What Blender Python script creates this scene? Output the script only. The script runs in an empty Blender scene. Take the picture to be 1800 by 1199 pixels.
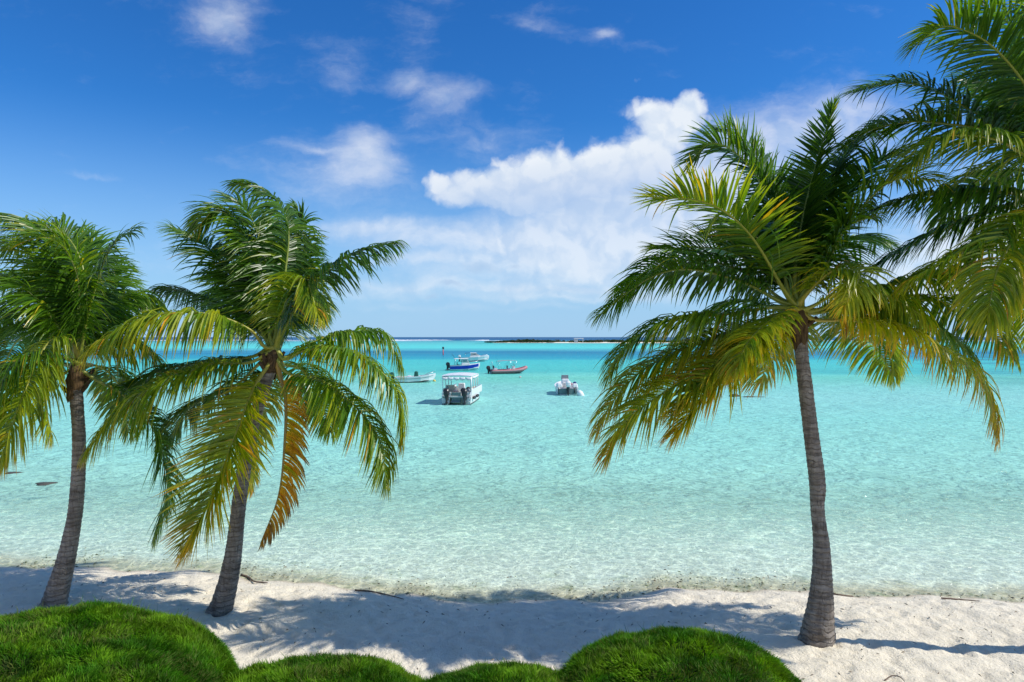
import bpy, math, random
import numpy as np
from mathutils import Vector, Matrix

random.seed(7)
RNG = np.random.default_rng(7)
SC = bpy.context.scene
COL = SC.collection

# ------------------------------------------------------------------ camera
CAM_Z = 6.0            # metres above the water
F = 1200.0             # focal length in the 1800 px wide frame
CX, CY = 900.0, 592.5  # vanishing point of the view direction (the horizon row)
cam_data = bpy.data.cameras.new('camera')
cam = bpy.data.objects.new('camera', cam_data)
COL.objects.link(cam)
cam.location = (0, 0, CAM_Z)
cam.rotation_euler = (math.radians(90), 0, 0)
cam_data.sensor_width = 36.0
cam_data.lens = 36.0 * F / 1800.0
cam_data.shift_y = -(599.5 - CY) / 1800.0
cam_data.clip_start = 0.1
cam_data.clip_end = 90000
SC.camera = cam

# ------------------------------------------------------------------ sun, exposure
SUN_VEC = Vector((1.0, -0.13, 1.05)).normalized()
SUN_EL = math.asin(SUN_VEC.z)
SUN_AZ = math.atan2(SUN_VEC.x, SUN_VEC.y)      # from +Y towards +X
sun_data = bpy.data.lights.new('sun', 'SUN')
sun_data.energy = 4.6
sun_data.angle = math.radians(0.55)
sun_data.color = (1.0, 0.955, 0.88)
sun = bpy.data.objects.new('sun', sun_data)
COL.objects.link(sun)
sun.rotation_euler = SUN_VEC.to_track_quat('Z', 'Y').to_euler()
sun.location = (40, -10, 60)

SC.view_settings.view_transform = 'Standard'
SC.view_settings.look = 'None'
SC.view_settings.exposure = 0.0
SC.view_settings.gamma = 1.0
SC.view_settings.use_curve_mapping = False
SC.cycles.use_denoising = True
SC.cycles.max_bounces = 6
SC.cycles.diffuse_bounces = 3
SC.cycles.transparent_max_bounces = 12
SC.cycles.caustics_reflective = False
SC.cycles.caustics_refractive = False
SC.cycles.sample_clamp_indirect = 6.0

# ------------------------------------------------------------------ node helpers
class NT:
    def __init__(self, tree):
        self.t = tree
        self.n = tree.nodes
        self.l = tree.links
        self.n.clear()

    def node(self, kind, **kw):
        nd = self.n.new(kind)
        for k, v in kw.items():
            setattr(nd, k, v)
        return nd

    def put(self, sock, v):
        if v is None:
            return
        if isinstance(v, bpy.types.NodeSocket):
            self.l.new(v, sock)
        else:
            sock.default_value = v

    def math(self, op, a=None, b=None, c=None, clamp=False):
        nd = self.node('ShaderNodeMath', operation=op, use_clamp=clamp)
        for i, v in enumerate((a, b, c)):
            self.put(nd.inputs[i], v)
        return nd.outputs[0]

    def vmath(self, op, a=None, b=None, out=0):
        nd = self.node('ShaderNodeVectorMath', operation=op)
        self.put(nd.inputs[0], a)
        if b is not None:
            self.put(nd.inputs[1], b)
        return nd.outputs['Value'] if op in ('DOT_PRODUCT', 'LENGTH', 'DISTANCE') else nd.outputs[0]

    def scale(self, v, s):
        nd = self.node('ShaderNodeVectorMath', operation='SCALE')
        self.put(nd.inputs[0], v)
        self.put(nd.inputs['Scale'], s)
        return nd.outputs[0]

    def combine(self, x=0.0, y=0.0, z=0.0):
        nd = self.node('ShaderNodeCombineXYZ')
        for i, v in enumerate((x, y, z)):
            self.put(nd.inputs[i], v)
        return nd.outputs[0]

    def sep(self, v):
        nd = self.node('ShaderNodeSeparateXYZ')
        self.put(nd.inputs[0], v)
        return nd.outputs

    def noise(self, vec, scale=1.0, detail=4.0, rough=0.5, dist=0.0, color=False, dims='3D'):
        nd = self.node('ShaderNodeTexNoise', noise_dimensions=dims)
        self.put(nd.inputs['Vector'], vec)
        self.put(nd.inputs['Scale'], scale)
        nd.inputs['Detail'].default_value = detail
        nd.inputs['Roughness'].default_value = rough
        nd.inputs['Distortion'].default_value = dist
        return nd.outputs['Color'] if color else nd.outputs[0]

    def voronoi(self, vec, scale=1.0, feature='F1', smooth=None, out='Distance'):
        nd = self.node('ShaderNodeTexVoronoi', feature=feature)
        self.put(nd.inputs['Vector'], vec)
        self.put(nd.inputs['Scale'], scale)
        return nd.outputs[out]

    def maprange(self, v, a, b, c=0.0, d=1.0, mode='LINEAR', clamp=True):
        nd = self.node('ShaderNodeMapRange', interpolation_type=mode, clamp=clamp)
        self.put(nd.inputs['Value'], v)
        for k, q in zip(('From Min', 'From Max', 'To Min', 'To Max'), (a, b, c, d)):
            self.put(nd.inputs[k], q)
        return nd.outputs[0]

    def ramp(self, fac, stops, interp='LINEAR'):
        nd = self.node('ShaderNodeValToRGB')
        cr = nd.color_ramp
        cr.interpolation = interp
        while len(cr.elements) < len(stops):
            cr.elements.new(0.5)
        for e, (p, c) in zip(cr.elements, stops):
            e.position = p
            e.color = tuple(c) + (1.0,) if len(c) == 3 else tuple(c)
        self.put(nd.inputs[0], fac)
        return nd.outputs[0]

    def mix(self, fac, a, b, blend='MIX'):
        nd = self.node('ShaderNodeMix', data_type='RGBA', blend_type=blend)
        self.put(nd.inputs['Factor'], fac)
        for s, v in ((nd.inputs[6], a), (nd.inputs[7], b)):
            if isinstance(v, tuple) and len(v) == 3:
                v = v + (1.0,)
            self.put(s, v)
        return nd.outputs[2]

    def mixshader(self, fac, a, b):
        nd = self.node('ShaderNodeMixShader')
        self.put(nd.inputs[0], fac)
        self.l.new(a, nd.inputs[1])
        self.l.new(b, nd.inputs[2])
        return nd.outputs[0]

    def bump(self, height, strength=0.5, distance=0.1, normal=None):
        nd = self.node('ShaderNodeBump')
        self.put(nd.inputs['Height'], height)
        self.put(nd.inputs['Strength'], strength)
        self.put(nd.inputs['Distance'], distance)
        if normal is not None:
            self.put(nd.inputs['Normal'], normal)
        return nd.outputs[0]

    def principled(self, color, rough=0.5, normal=None, spec=0.5, metal=0.0):
        nd = self.node('ShaderNodeBsdfPrincipled')
        if isinstance(color, tuple) and len(color) == 3:
            color = color + (1.0,)
        self.put(nd.inputs['Base Color'], color)
        self.put(nd.inputs['Roughness'], rough)
        self.put(nd.inputs['Specular IOR Level'], spec)
        self.put(nd.inputs['Metallic'], metal)
        if normal is not None:
            self.put(nd.inputs['Normal'], normal)
        return nd.outputs[0]

    def out(self, shader, kind='ShaderNodeOutputMaterial'):
        o = self.node(kind)
        self.l.new(shader, o.inputs['Surface'])


def srgb(r, g, b):
    def f(c):
        c /= 255.0
        return c / 12.92 if c <= 0.04045 else ((c + 0.055) / 1.055) ** 2.4
    return (f(r), f(g), f(b))


# ------------------------------------------------------------------ world: sky and clouds
world = bpy.data.worlds.new('World')
SC.world = world
world.cycles.sampling_method = 'NONE'      # the sky is smooth: bounced rays find it, the sun gets all the light samples
world.use_nodes = True
w = NT(world.node_tree)
sky = w.node('ShaderNodeTexSky', sky_type='NISHITA')
sky.sun_disc = False
sky.sun_elevation = SUN_EL
sky.sun_rotation = SUN_AZ
sky.altitude = 0.0
sky.air_density = 1.0
sky.dust_density = 0.25
sky.ozone_density = 2.2
d = w.vmath('NORMALIZE', w.node('ShaderNodeTexCoord').outputs['Generated'])
dx, dy, dz = w.sep(d)
# the deep, clean blue of the tropics: the same colour response over the whole sky
hsv = w.node('ShaderNodeHueSaturation')
w.put(hsv.inputs['Color'], sky.outputs[0])
hsv.inputs['Saturation'].default_value = 1.28
hsv.inputs['Value'].default_value = 1.0
skycol = w.mix(1.0, hsv.outputs[0], (0.44, 0.97, 1.44), 'MULTIPLY')
# cloud layer: coordinates on the plane one unit out to sea
yy = w.math('MAXIMUM', dy, 0.08)
u = w.math('DIVIDE', dx, yy)
v = w.math('DIVIDE', dz, yy)
uv = w.combine(u, v, 0.0)
wc = w.vmath('SUBTRACT', w.noise(uv, 6.0, 6.0, 0.6, color=True), (0.5, 0.5, 0.5))
uvw = w.vmath('ADD', uv, w.vmath('MULTIPLY', wc, (0.085, 0.07, 0.0)))


def blobs(src, items):
    acc = None
    for (px, py, rx, ry, wt) in items:
        c = ((px - CX) / F, (CY - py) / F, 0.0)
        q = w.vmath('MULTIPLY', w.vmath('SUBTRACT', src, c), (F / rx, F / ry, 0.0))
        e = w.math('EXPONENT', w.math('MULTIPLY', w.vmath('DOT_PRODUCT', q, q), -1.0))
        acc = w.math('MULTIPLY', e, wt) if acc is None else w.math('MULTIPLY_ADD', e, wt, acc)
    return acc


cumulus = blobs(uvw, [
    (1212, 180, 34, 42, .95), (1140, 186, 46, 36, .9), (1180, 225, 46, 45, .8), (1130, 262, 72, 52, .95),
    (1085, 305, 90, 58, .95), (1005, 300, 70, 50, .9), (935, 315, 74, 50, .9), (865, 318, 58, 46, .85),
    (800, 322, 44, 44, .8), (758, 322, 28, 30, .55), (1050, 365, 130, 52, .62), (940, 372, 110, 42, .5), (850, 366, 80, 30, .35),
    (618, 250, 44, 32, .42), (652, 246, 36, 28, .34), (636, 290, 44, 40, .38), (1228, 190, 34, 36, .6), (1140, 225, 50, 50, .4), (840, 355, 80, 34, .4), (1060, 350, 90, 50, .3), (770, 172, 50, 22, .35), (1130, 135, 14, 10, .6), (1700, 215, 60, 40, .5)])
wisps = blobs(uvw, [
    (770, 170, 75, 30, .5), (722, 140, 30, 22, .4), (605, 130, 55, 45, .36), (390, 25, 62, 48, .62),
    (740, 40, 60, 60, .28), (945, 40, 50, 26, .45), (1062, 55, 26, 13, .55), (640, 305, 80, 34, .45), (632, 258, 46, 40, .75),
    (470, 110, 120, 60, .22), (1100, 330, 190, 80, .45), (1040, 415, 230, 62, .85), (1140, 370, 170, 60, .5), (640, 400, 150, 16, .7),
    (760, 425, 200, 18, .5), (1180, 440, 240, 50, .55), (1420, 250, 180, 70, .8), (1500, 200, 90, 40, .4),
    (900, 480, 380, 40, .42), (700, 455, 160, 9, .4), (1020, 505, 200, 7, .35), (860, 540, 260, 8, .3), (1250, 330, 120, 110, .55), (560, 320, 160, 50, .3), (820, 230, 140, 60, .25), (980, 520, 300, 10, .45), (750, 500, 200, 12, .35), (1650, 480, 260, 80, .85),
    (1780, 420, 150, 130, .75), (150, 305, 60, 7, .35), (200, 480, 160, 40, .25), (560, 266, 30, 6, .35)])
def billow(vec):
    """heaped round puffs in three sizes"""
    acc = None
    for sc_, wt in ((10.0, .46), (23.0, .32), (56.0, .22)):
        q = w.math('SUBTRACT', 1.0, w.voronoi(vec, sc_, 'F1'))
        acc = w.math('MULTIPLY', q, wt) if acc is None else w.math('MULTIPLY_ADD', q, wt, acc)
    return acc


fine = w.vmath('ADD', uvw, w.vmath('MULTIPLY', w.vmath('SUBTRACT', w.noise(uv, 26.0, 4.0, 0.6, color=True), (0.5, 0.5, 0.5)), (0.030, 0.030, 0.0)))
fb = w.math('ADD', w.math('MULTIPLY', w.noise(fine, 9.0, 9.0, 0.62), 0.45), w.math('MULTIPLY', billow(fine), 0.55))
fb_soft = w.math('ADD', w.math('MULTIPLY', w.noise(w.vmath('MULTIPLY', uvw, (1.0, 2.6, 1.0)), 5.0, 8.0, 0.65), 0.7), w.math('MULTIPLY', w.noise(w.vmath('MULTIPLY', fine, (1.0, 1.8, 1.0)), 13.0, 6.0, 0.6), 0.3))
cbase = w.maprange(w.math('SUBTRACT', v, w.math('MULTIPLY', u, 0.12)), 0.155, 0.265, mode='SMOOTHSTEP')
cdens = w.maprange(w.math('MULTIPLY_ADD', w.math('SUBTRACT', fb, 0.56), 2.7, cumulus), 0.34, 1.08, mode='SMOOTHSTEP')
wdens = w.math('MULTIPLY', w.maprange(w.math('MULTIPLY_ADD', w.math('SUBTRACT', fb_soft, 0.5), 1.9, wisps), 0.05, 1.2, mode='SMOOTHSTEP'), 0.66)
dens = w.math('MAXIMUM', w.math('MULTIPLY', cdens, w.math('MULTIPLY_ADD', cbase, 0.55, 0.45)), wdens)
dens = w.math('MULTIPLY', dens, w.maprange(dy, 0.3, 0.6))
# scattered fair weather clouds over the unseen sky, coverage raised for whiter fill light
gz = w.math('ADD', w.math('MAXIMUM', dz, 0.0), 0.12)
gp = w.combine(w.math('DIVIDE', dx, gz), w.math('DIVIDE', dy, gz), 0.0)
gn = w.noise(gp, 0.9, 8.0, 0.6, 0.3)
gd = w.math('MULTIPLY', w.maprange(gn, 0.50, 0.66, mode='SMOOTHSTEP'), w.maprange(dy, 0.62, 0.4))
dens = w.math('MULTIPLY', w.math('MAXIMUM', dens, w.math('MULTIPLY', gd, 0.8)), w.maprange(dz, 0.0, 0.05))
# pale air low over the sea
lowair = w.maprange(dz, -0.02, 0.31, 1.0, 0.0, mode='SMOOTHSTEP')
skycol = w.mix(w.math('MULTIPLY', lowair, 0.88), skycol, (3.95, 6.25, 9.1))
# relief: a cloud is brightest where it thins out towards the sun side
fine2 = w.vmath('ADD', fine, (0.010, 0.018, 0.0))
shade = w.math('ADD', w.math('MULTIPLY', w.noise(fine2, 9.0, 9.0, 0.62), 0.45), w.math('MULTIPLY', billow(fine2), 0.55))
relief = w.maprange(w.math('SUBTRACT', fb, shade), -0.09, 0.06)
core = w.maprange(w.math('SUBTRACT', cumulus, w.math('MULTIPLY', v, 1.8)), -0.2, 0.95)
cloudcol = w.mix(w.math('MULTIPLY', core, 0.75), (9.6, 9.8, 10.1), (7.6, 8.4, 9.4))
cloudcol = w.mix(relief, w.mix(0.75, cloudcol, (5.9, 7.1, 8.9)), cloudcol)
# small blue-grey scraps low over the horizon
scraps = blobs(uvw, [(845, 468, 48, 12, 1.0), (800, 502, 22, 5, .9), (905, 467, 14, 5, .7), (770, 518, 14, 5, .7), (560, 500, 60, 10, .5)])
col = w.mix(dens, skycol, cloudcol)
sd = w.maprange(w.math('MULTIPLY_ADD', w.math('SUBTRACT', fb, 0.5), 1.6, scraps), 0.45, 1.1)
col = w.mix(w.math('MULTIPLY', sd, 0.6), col, (3.9, 5.6, 8.0))
bg = w.node('ShaderNodeBackground')
w.put(bg.inputs['Color'], col)
bg.inputs['Strength'].default_value = 0.1
w.out(bg.outputs[0], 'ShaderNodeOutputWorld')


# ------------------------------------------------------------------ geometry helpers
def vnoise2(x, y, seed=0):
    """value noise on arrays, 0..1"""
    xi, yi = np.floor(x).astype(np.int64), np.floor(y).astype(np.int64)
    fx, fy = x - xi, y - yi
    fx, fy = fx * fx * (3 - 2 * fx), fy * fy * (3 - 2 * fy)

    def h(a, b):
        n = (a * 374761393 + b * 668265263 + seed * 144665) & 0x7fffffff
        n = ((n ^ (n >> 13)) * 1274126177) & 0x7fffffff
        return ((n ^ (n >> 16)) & 0xffff) / 65535.0
    return (h(xi, yi) * (1 - fx) + h(xi + 1, yi) * fx) * (1 - fy) + (h(xi, yi + 1) * (1 - fx) + h(xi + 1, yi + 1) * fx) * fy


def fbm2(x, y, oct=4, seed=0):
    s, a, t = 0, 0.5, 0
    for k in range(oct):
        s = s + a * vnoise2(x * 2 ** k, y * 2 ** k, seed + k * 17)
        t += a
        a *= 0.5
    return s / t


def mesh_arrays(name, verts, faces, smooth=True):
    """faces: (M,3) or (M,4) int array"""
    verts = np.asarray(verts, dtype=np.float32)
    faces = np.asarray(faces, dtype=np.int32)
    me = bpy.data.meshes.new(name)
    k = faces.shape[1]
    me.vertices.add(len(verts))
    me.vertices.foreach_set('co', verts.ravel())
    me.loops.add(faces.size)
    me.loops.foreach_set('vertex_index', faces.ravel())
    me.polygons.add(len(faces))
    me.polygons.foreach_set('loop_start', np.arange(0, faces.size, k, dtype=np.int32))
    me.polygons.foreach_set('use_smooth', np.full(len(faces), smooth, dtype=bool))
    me.update(calc_edges=True)
    me.validate()
    return me


def set_color(me, cols):
    a = me.color_attributes.new('leaf_colour', 'FLOAT_COLOR', 'POINT')
    c = np.ones((len(me.vertices), 4), dtype=np.float32)
    c[:, :3] = cols
    a.data.foreach_set('color', c.ravel())


def link(name, me, mat=None, parent=None):
    o = bpy.data.objects.new(name, me)
    COL.objects.link(o)
    if mat is not None:
        me.materials.append(mat)
    if parent is not None:
        o.parent = parent
    return o


def tag(o, label=None, cat=None, group=None, kind=None):
    for k, q in (('label', label), ('category', cat), ('group', group), ('kind', kind)):
        if q:
            o[k] = q
    return o


def empty(name, loc=(0, 0, 0), rz=0.0):
    o = bpy.data.objects.new(name, None)
    COL.objects.link(o)
    o.location = loc
    o.rotation_euler = (0, 0, rz)
    o.empty_display_size = 0.3
    return o


class MB:
    """collects shapes and builds them as one mesh object"""
    def __init__(self):
        self.v, self.f, self.sm = [], [], []

    def add(self, verts, faces, smooth=False):
        b = len(self.v)
        self.v += [tuple(p) for p in verts]
        self.f += [tuple(b + i for i in q) for q in faces]
        self.sm += [smooth] * len(faces)
        return self

    def box(self, c, s, taper=1.0, rz=0.0, ry=0.0, bev=0.0):
        """centre c, full size s; top scaled by taper; chamfered edges"""
        hx, hy, hz = s[0] / 2, s[1] / 2, s[2] / 2
        b = min(bev, hx * .9, hy * .9, hz * .9) if bev else 0
        levels = [(-hz, 1.0, b), (-hz + b, 1.0, 0), (hz - b, taper, 0), (hz, taper, b)] if b else [(-hz, 1.0, 0), (hz, taper, 0)]
        R = Matrix.Rotation(rz, 3, 'Z') @ Matrix.Rotation(ry, 3, 'Y')
        vs, fs = [], []
        for (z, t, inset) in levels:
            X, Y = hx * t - inset, hy * t - inset
            cb = b
            if cb:
                ring = [(-X + cb, -Y), (X - cb, -Y), (X, -Y + cb), (X, Y - cb), (X - cb, Y), (-X + cb, Y), (-X, Y - cb), (-X, -Y + cb)]
            else:
                ring = [(-X, -Y), (X, -Y), (X, Y), (-X, Y)]
            for (x, y) in ring:
                p = R @ Vector((x, y, z))
                vs.append((p.x + c[0], p.y + c[1], p.z + c[2]))
        n = 8 if b else 4
        for k in range(len(levels) - 1):
            for i in range(n):
                j = (i + 1) % n
                fs.append((k * n + i, k * n + j, (k + 1) * n + j, (k + 1) * n + i))
        fs.append(tuple(reversed(range(n))))
        fs.append(tuple((len(levels) - 1) * n + i for i in range(n)))
        return self.add(vs, fs)

    def tube(self, pts, r, n=8, smooth=True):
        pts = [Vector(p) for p in pts]
        rs = r if isinstance(r, (list, tuple)) else [r] * len(pts)
        vs, fs = [], []
        side = None
        for i, p in enumerate(pts):
            t = (pts[min(i + 1, len(pts) - 1)] - pts[max(i - 1, 0)]).normalized()
            if side is None:
                ref = Vector((0, 0, 1)) if abs(t.z) < 0.9 else Vector((1, 0, 0))
                side = t.cross(ref).normalized()
            else:
                side = (side - t * side.dot(t)).normalized()
            up = side.cross(t)
            for k in range(n):
                a = 2 * math.pi * k / n
                vs.append(p + side * (math.cos(a) * rs[i]) + up * (math.sin(a) * rs[i]))
        for i in range(len(pts) - 1):
            for k in range(n):
                j = (k + 1) % n
                fs.append((i * n + k, (i + 1) * n + k, (i + 1) * n + j, i * n + j))
        self.add(vs, fs, smooth)
        b = len(self.v) - len(vs)
        self.f.append(tuple(b + i for i in range(n)))
        self.f.append(tuple(b + (len(pts) - 1) * n + i for i in reversed(range(n))))
        self.sm += [False, False]
        return self

    def lathe(self, prof, c=(0, 0, 0), n=14, smooth=True):
        vs, fs = [], []
        for (r, z) in prof:
            for k in range(n):
                a = 2 * math.pi * k / n
                vs.append((c[0] + r * math.cos(a), c[1] + r * math.sin(a), c[2] + z))
        for i in range(len(prof) - 1):
            for k in range(n):
                j = (k + 1) % n
                fs.append((i * n + k, i * n + j, (i + 1) * n + j, (i + 1) * n + k))
        return self.add(vs, fs, smooth)

    def loft(self, sections, closed=False, smooth=False, caps=True):
        n = len(sections[0])
        vs = [p for s in sections for p in s]
        fs = []
        for i in range(len(sections) - 1):
            for k in range(n if closed else n - 1):
                j = (k + 1) % n
                fs.append((i * n + k, i * n + j, (i + 1) * n + j, (i + 1) * n + k))
        if caps and closed:
            fs.append(tuple(reversed(range(n))))
            fs.append(tuple((len(sections) - 1) * n + i for i in range(n)))
        return self.add(vs, fs, smooth)

    def build(self, name, mat, parent=None):
        me = bpy.data.meshes.new(name)
        me.from_pydata([tuple(p) for p in self.v], [], self.f)
        me.polygons.foreach_set('use_smooth', self.sm)
        me.update()
        import bmesh
        bm = bmesh.new()
        bm.from_mesh(me)
        bmesh.ops.recalc_face_normals(bm, faces=bm.faces)
        bm.to_mesh(me)
        bm.free()
        return link(name, me, mat, parent)


def at(px, py, dist):
    """the point seen at pixel (px, py) of the 1800 px frame, dist metres out to sea"""
    return Vector(((px - CX) / F * dist, dist, CAM_Z - (py - CY) / F * dist))


def on_level(px, py, z=0.0):
    dist = (CAM_Z - z) * F / (py - CY)
    return Vector(((px - CX) / F * dist, dist, z))


# ------------------------------------------------------------------ materials
def new_mat(name):
    m = bpy.data.materials.new(name)
    m.use_nodes = True
    return m, NT(m.node_tree)


def paint(name, color, rough=0.4, wear=0.12, metal=0.0, spec=0.5):
    m, t = new_mat(name)
    p = t.node('ShaderNodeTexCoord').outputs['Object']
    n = t.noise(p, 3.0, 5.0, 0.6)
    n2 = t.noise(p, 14.0, 3.0, 0.6)
    k = t.math('MULTIPLY', t.maprange(n, 0.45, 0.75), wear)
    c = t.mix(k, color, tuple(q * 0.45 for q in color))
    t.out(t.principled(c, t.maprange(n2, 0.3, 0.7, rough * 0.8, min(1.0, rough * 1.3)), t.bump(n2, 0.05, 0.01), spec, metal))
    return m


M = {}
M['white'] = paint('white_gelcoat', (0.78, 0.78, 0.76), 0.3)
M['offwhite'] = paint('aged_white', (0.66, 0.65, 0.61), 0.45, 0.25)
M['black'] = paint('black_plastic', (0.018, 0.018, 0.02), 0.35)
M['dark'] = paint('dark_rubber', (0.035, 0.037, 0.04), 0.6)
M['grey'] = paint('grey_plastic', (0.28, 0.29, 0.30), 0.5)
M['steel'] = paint('steel', (0.55, 0.56, 0.58), 0.3, 0.1, 0.9)
M['blue'] = paint('blue_gelcoat', (0.012, 0.03, 0.42), 0.25, 0.05)
M['navy'] = paint('navy_canvas', (0.02, 0.05, 0.16), 0.8)
M['red'] = paint('red_hypalon', (0.46, 0.19, 0.20), 0.55, 0.4)
M['brightred'] = paint('red_paint', (0.55, 0.04, 0.05), 0.5)
M['green'] = paint('green_canvas', (0.008, 0.10, 0.07), 0.7)
M['teal'] = paint('grey_green_panel', (0.16, 0.24, 0.23), 0.5, 0.3)
M['cream'] = paint('cream_vinyl', (0.72, 0.58, 0.40), 0.55)
M['yellow'] = paint('yellow_plastic', (0.75, 0.50, 0.10), 0.5)
M['canvas'] = paint('pale_canvas', (0.70, 0.72, 0.73), 0.85, 0.2)
M['pink'] = paint('faded_pink', (0.72, 0.42, 0.42), 0.6)

m, t = new_mat('tinted_acrylic')
t.out(t.mixshader(0.45, t.node('ShaderNodeBsdfTransparent').outputs[0], t.principled((0.30, 0.42, 0.42), 0.08)))
M['glass'] = m


def leaf_material(name, rough, trans, tcol, spec=0.5):
    m, t = new_mat(name)
    a = t.node('ShaderNodeAttribute', attribute_name='leaf_colour').outputs['Color']
    p = t.node('ShaderNodeTexCoord').outputs['Object']
    n = t.noise(p, 18.0, 3.0, 0.6)
    c = t.mix(t.maprange(n, 0.35, 0.75), a, t.mix(1.0, a, (0.72, 0.78, 0.7), 'MULTIPLY'))
    tr = t.node('ShaderNodeBsdfTranslucent')
    t.put(tr.inputs['Color'], t.mix(1.0, c, tcol, 'MULTIPLY'))
    t.out(t.mixshader(trans, t.principled(c, rough, None, spec), tr.outputs[0]))
    return m


M['frond'] = leaf_material('palm_leaflet', 0.34, 0.40, (1.7, 1.6, 0.6))
M['rib'] = leaf_material('palm_midrib', 0.45, 0.0, (1, 1, 1))
M['needle'] = leaf_material('shrub_needle', 0.6, 0.34, (1.4, 1.45, 0.6), 0.15)

m, t = new_mat('palm_bark')
p = t.node('ShaderNodeTexCoord').outputs['Object']
n1 = t.noise(t.vmath('MULTIPLY', p, (9.0, 9.0, 1.6)), 1.0, 6.0, 0.65)
n2 = t.noise(t.vmath('MULTIPLY', p, (2.0, 2.0, 16.0)), 1.0, 5.0, 0.6)
n3 = t.noise(p, 2.2, 4.0, 0.6)
c = t.ramp(t.math('MULTIPLY_ADD', n2, 0.55, t.math('MULTIPLY', n1, 0.45)),
           [(0.30, (0.050, 0.040, 0.031)), (0.46, (0.20, 0.168, 0.138)), (0.66, (0.40, 0.355, 0.30))])
c = t.mix(t.maprange(n3, 0.55, 0.75, 0.0, 0.5), c, (0.36, 0.33, 0.29))
zz = t.sep(p)[2]
scar = t.math('FRACT', t.math('MULTIPLY_ADD', t.noise(t.vmath('MULTIPLY', p, (2.5, 2.5, 1.2)), 1.0, 4.0, 0.6), 3.5, t.math('MULTIPLY', zz, 9.5)))
scar = t.math('MULTIPLY', t.maprange(scar, 0.0, 0.22, 1.0, 0.0), t.maprange(n1, 0.35, 0.6, 0.35, 1.0))
c = t.mix(t.math('MULTIPLY', scar, 0.8), c, (0.035, 0.028, 0.022))
crack = t.noise(t.vmath('MULTIPLY', p, (38.0, 38.0, 5.0)), 1.0, 3.0, 0.6)
c = t.mix(t.maprange(crack, 0.56, 0.68, 0.0, 0.6), c, (0.05, 0.04, 0.032))
t.out(t.principled(c, 0.9, t.bump(t.math('SUBTRACT', t.math('ADD', n1, n2), t.math('ADD', scar, crack)), 0.9, 0.02), 0.2))
M['bark'] = m

m, t = new_mat('fibre')
p = t.node('ShaderNodeTexCoord').outputs['Object']
n1 = t.noise(t.vmath('MULTIPLY', p, (40.0, 40.0, 5.0)), 1.0, 4.0, 0.6)
t.out(t.principled(t.ramp(n1, [(0.3, (0.03, 0.018, 0.009)), (0.7, (0.16, 0.10, 0.045))]), 0.9, t.bump(n1, 0.8, 0.02), 0.2))
M['fibre'] = m

# sand: coral white, damp and tinged where the sea washes it
m, t = new_mat('coral_sand')
pos = t.node('ShaderNodeNewGeometry').outputs['Position']
px_, py_, pz_ = t.sep(pos)
n1 = t.noise(pos, 1.1, 6.0, 0.6)
n2 = t.noise(pos, 60.0, 4.0, 0.7)
n3 = t.noise(pos, 7.0, 5.0, 0.65)
n4 = t.noise(pos, 17.0, 4.0, 0.7)
c = t.mix(n1, (0.81, 0.72, 0.55), (0.88, 0.80, 0.63))
c = t.mix(t.maprange(n2, 0.62, 0.8), c, (0.42, 0.35, 0.28))
c = t.mix(t.math('MULTIPLY', t.maprange(n3, 0.66, 0.74), 0.5), c, (0.36, 0.29, 0.22))
wet = t.maprange(t.math('MULTIPLY_ADD', n1, 0.06, pz_), 0.04, 0.11, 1.0, 0.0)
# the sea floor is washed clean of dark grains
c = t.mix(t.maprange(pz_, -0.12, -0.02, 0.9, 0.0), c, t.mix(n1, (0.64, 0.69, 0.62), (0.74, 0.78, 0.70)))
wet = t.math('MULTIPLY', wet, t.maprange(pz_, -0.10, -0.03))
c = t.mix(t.math('MULTIPLY', wet, 0.85), c, t.mix(1.0, c, (0.66, 0.62, 0.54), 'MULTIPLY'))
weed = t.math('MULTIPLY', t.maprange(t.noise(pos, 1.6, 6.0, 0.7), 0.54, 0.66), t.maprange(pz_, -0.22, -0.02, 0.0, 0.75))
weed = t.math('MULTIPLY', weed, t.maprange(pz_, -0.015, 0.01, 1.0, 0.0))
c = t.mix(weed, c, (0.20, 0.24, 0.09))
h = t.math('ADD', t.math('ADD', t.math('MULTIPLY', n3, 1.0), t.math('MULTIPLY', n4, 0.9)), t.math('MULTIPLY', n2, 0.25))
t.out(t.principled(c, t.mix(wet, (0.95, 0.95, 0.95), (0.5, 0.5, 0.5)), t.bump(h, 0.9, 0.05), 0.25))
M['sand'] = m

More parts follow.
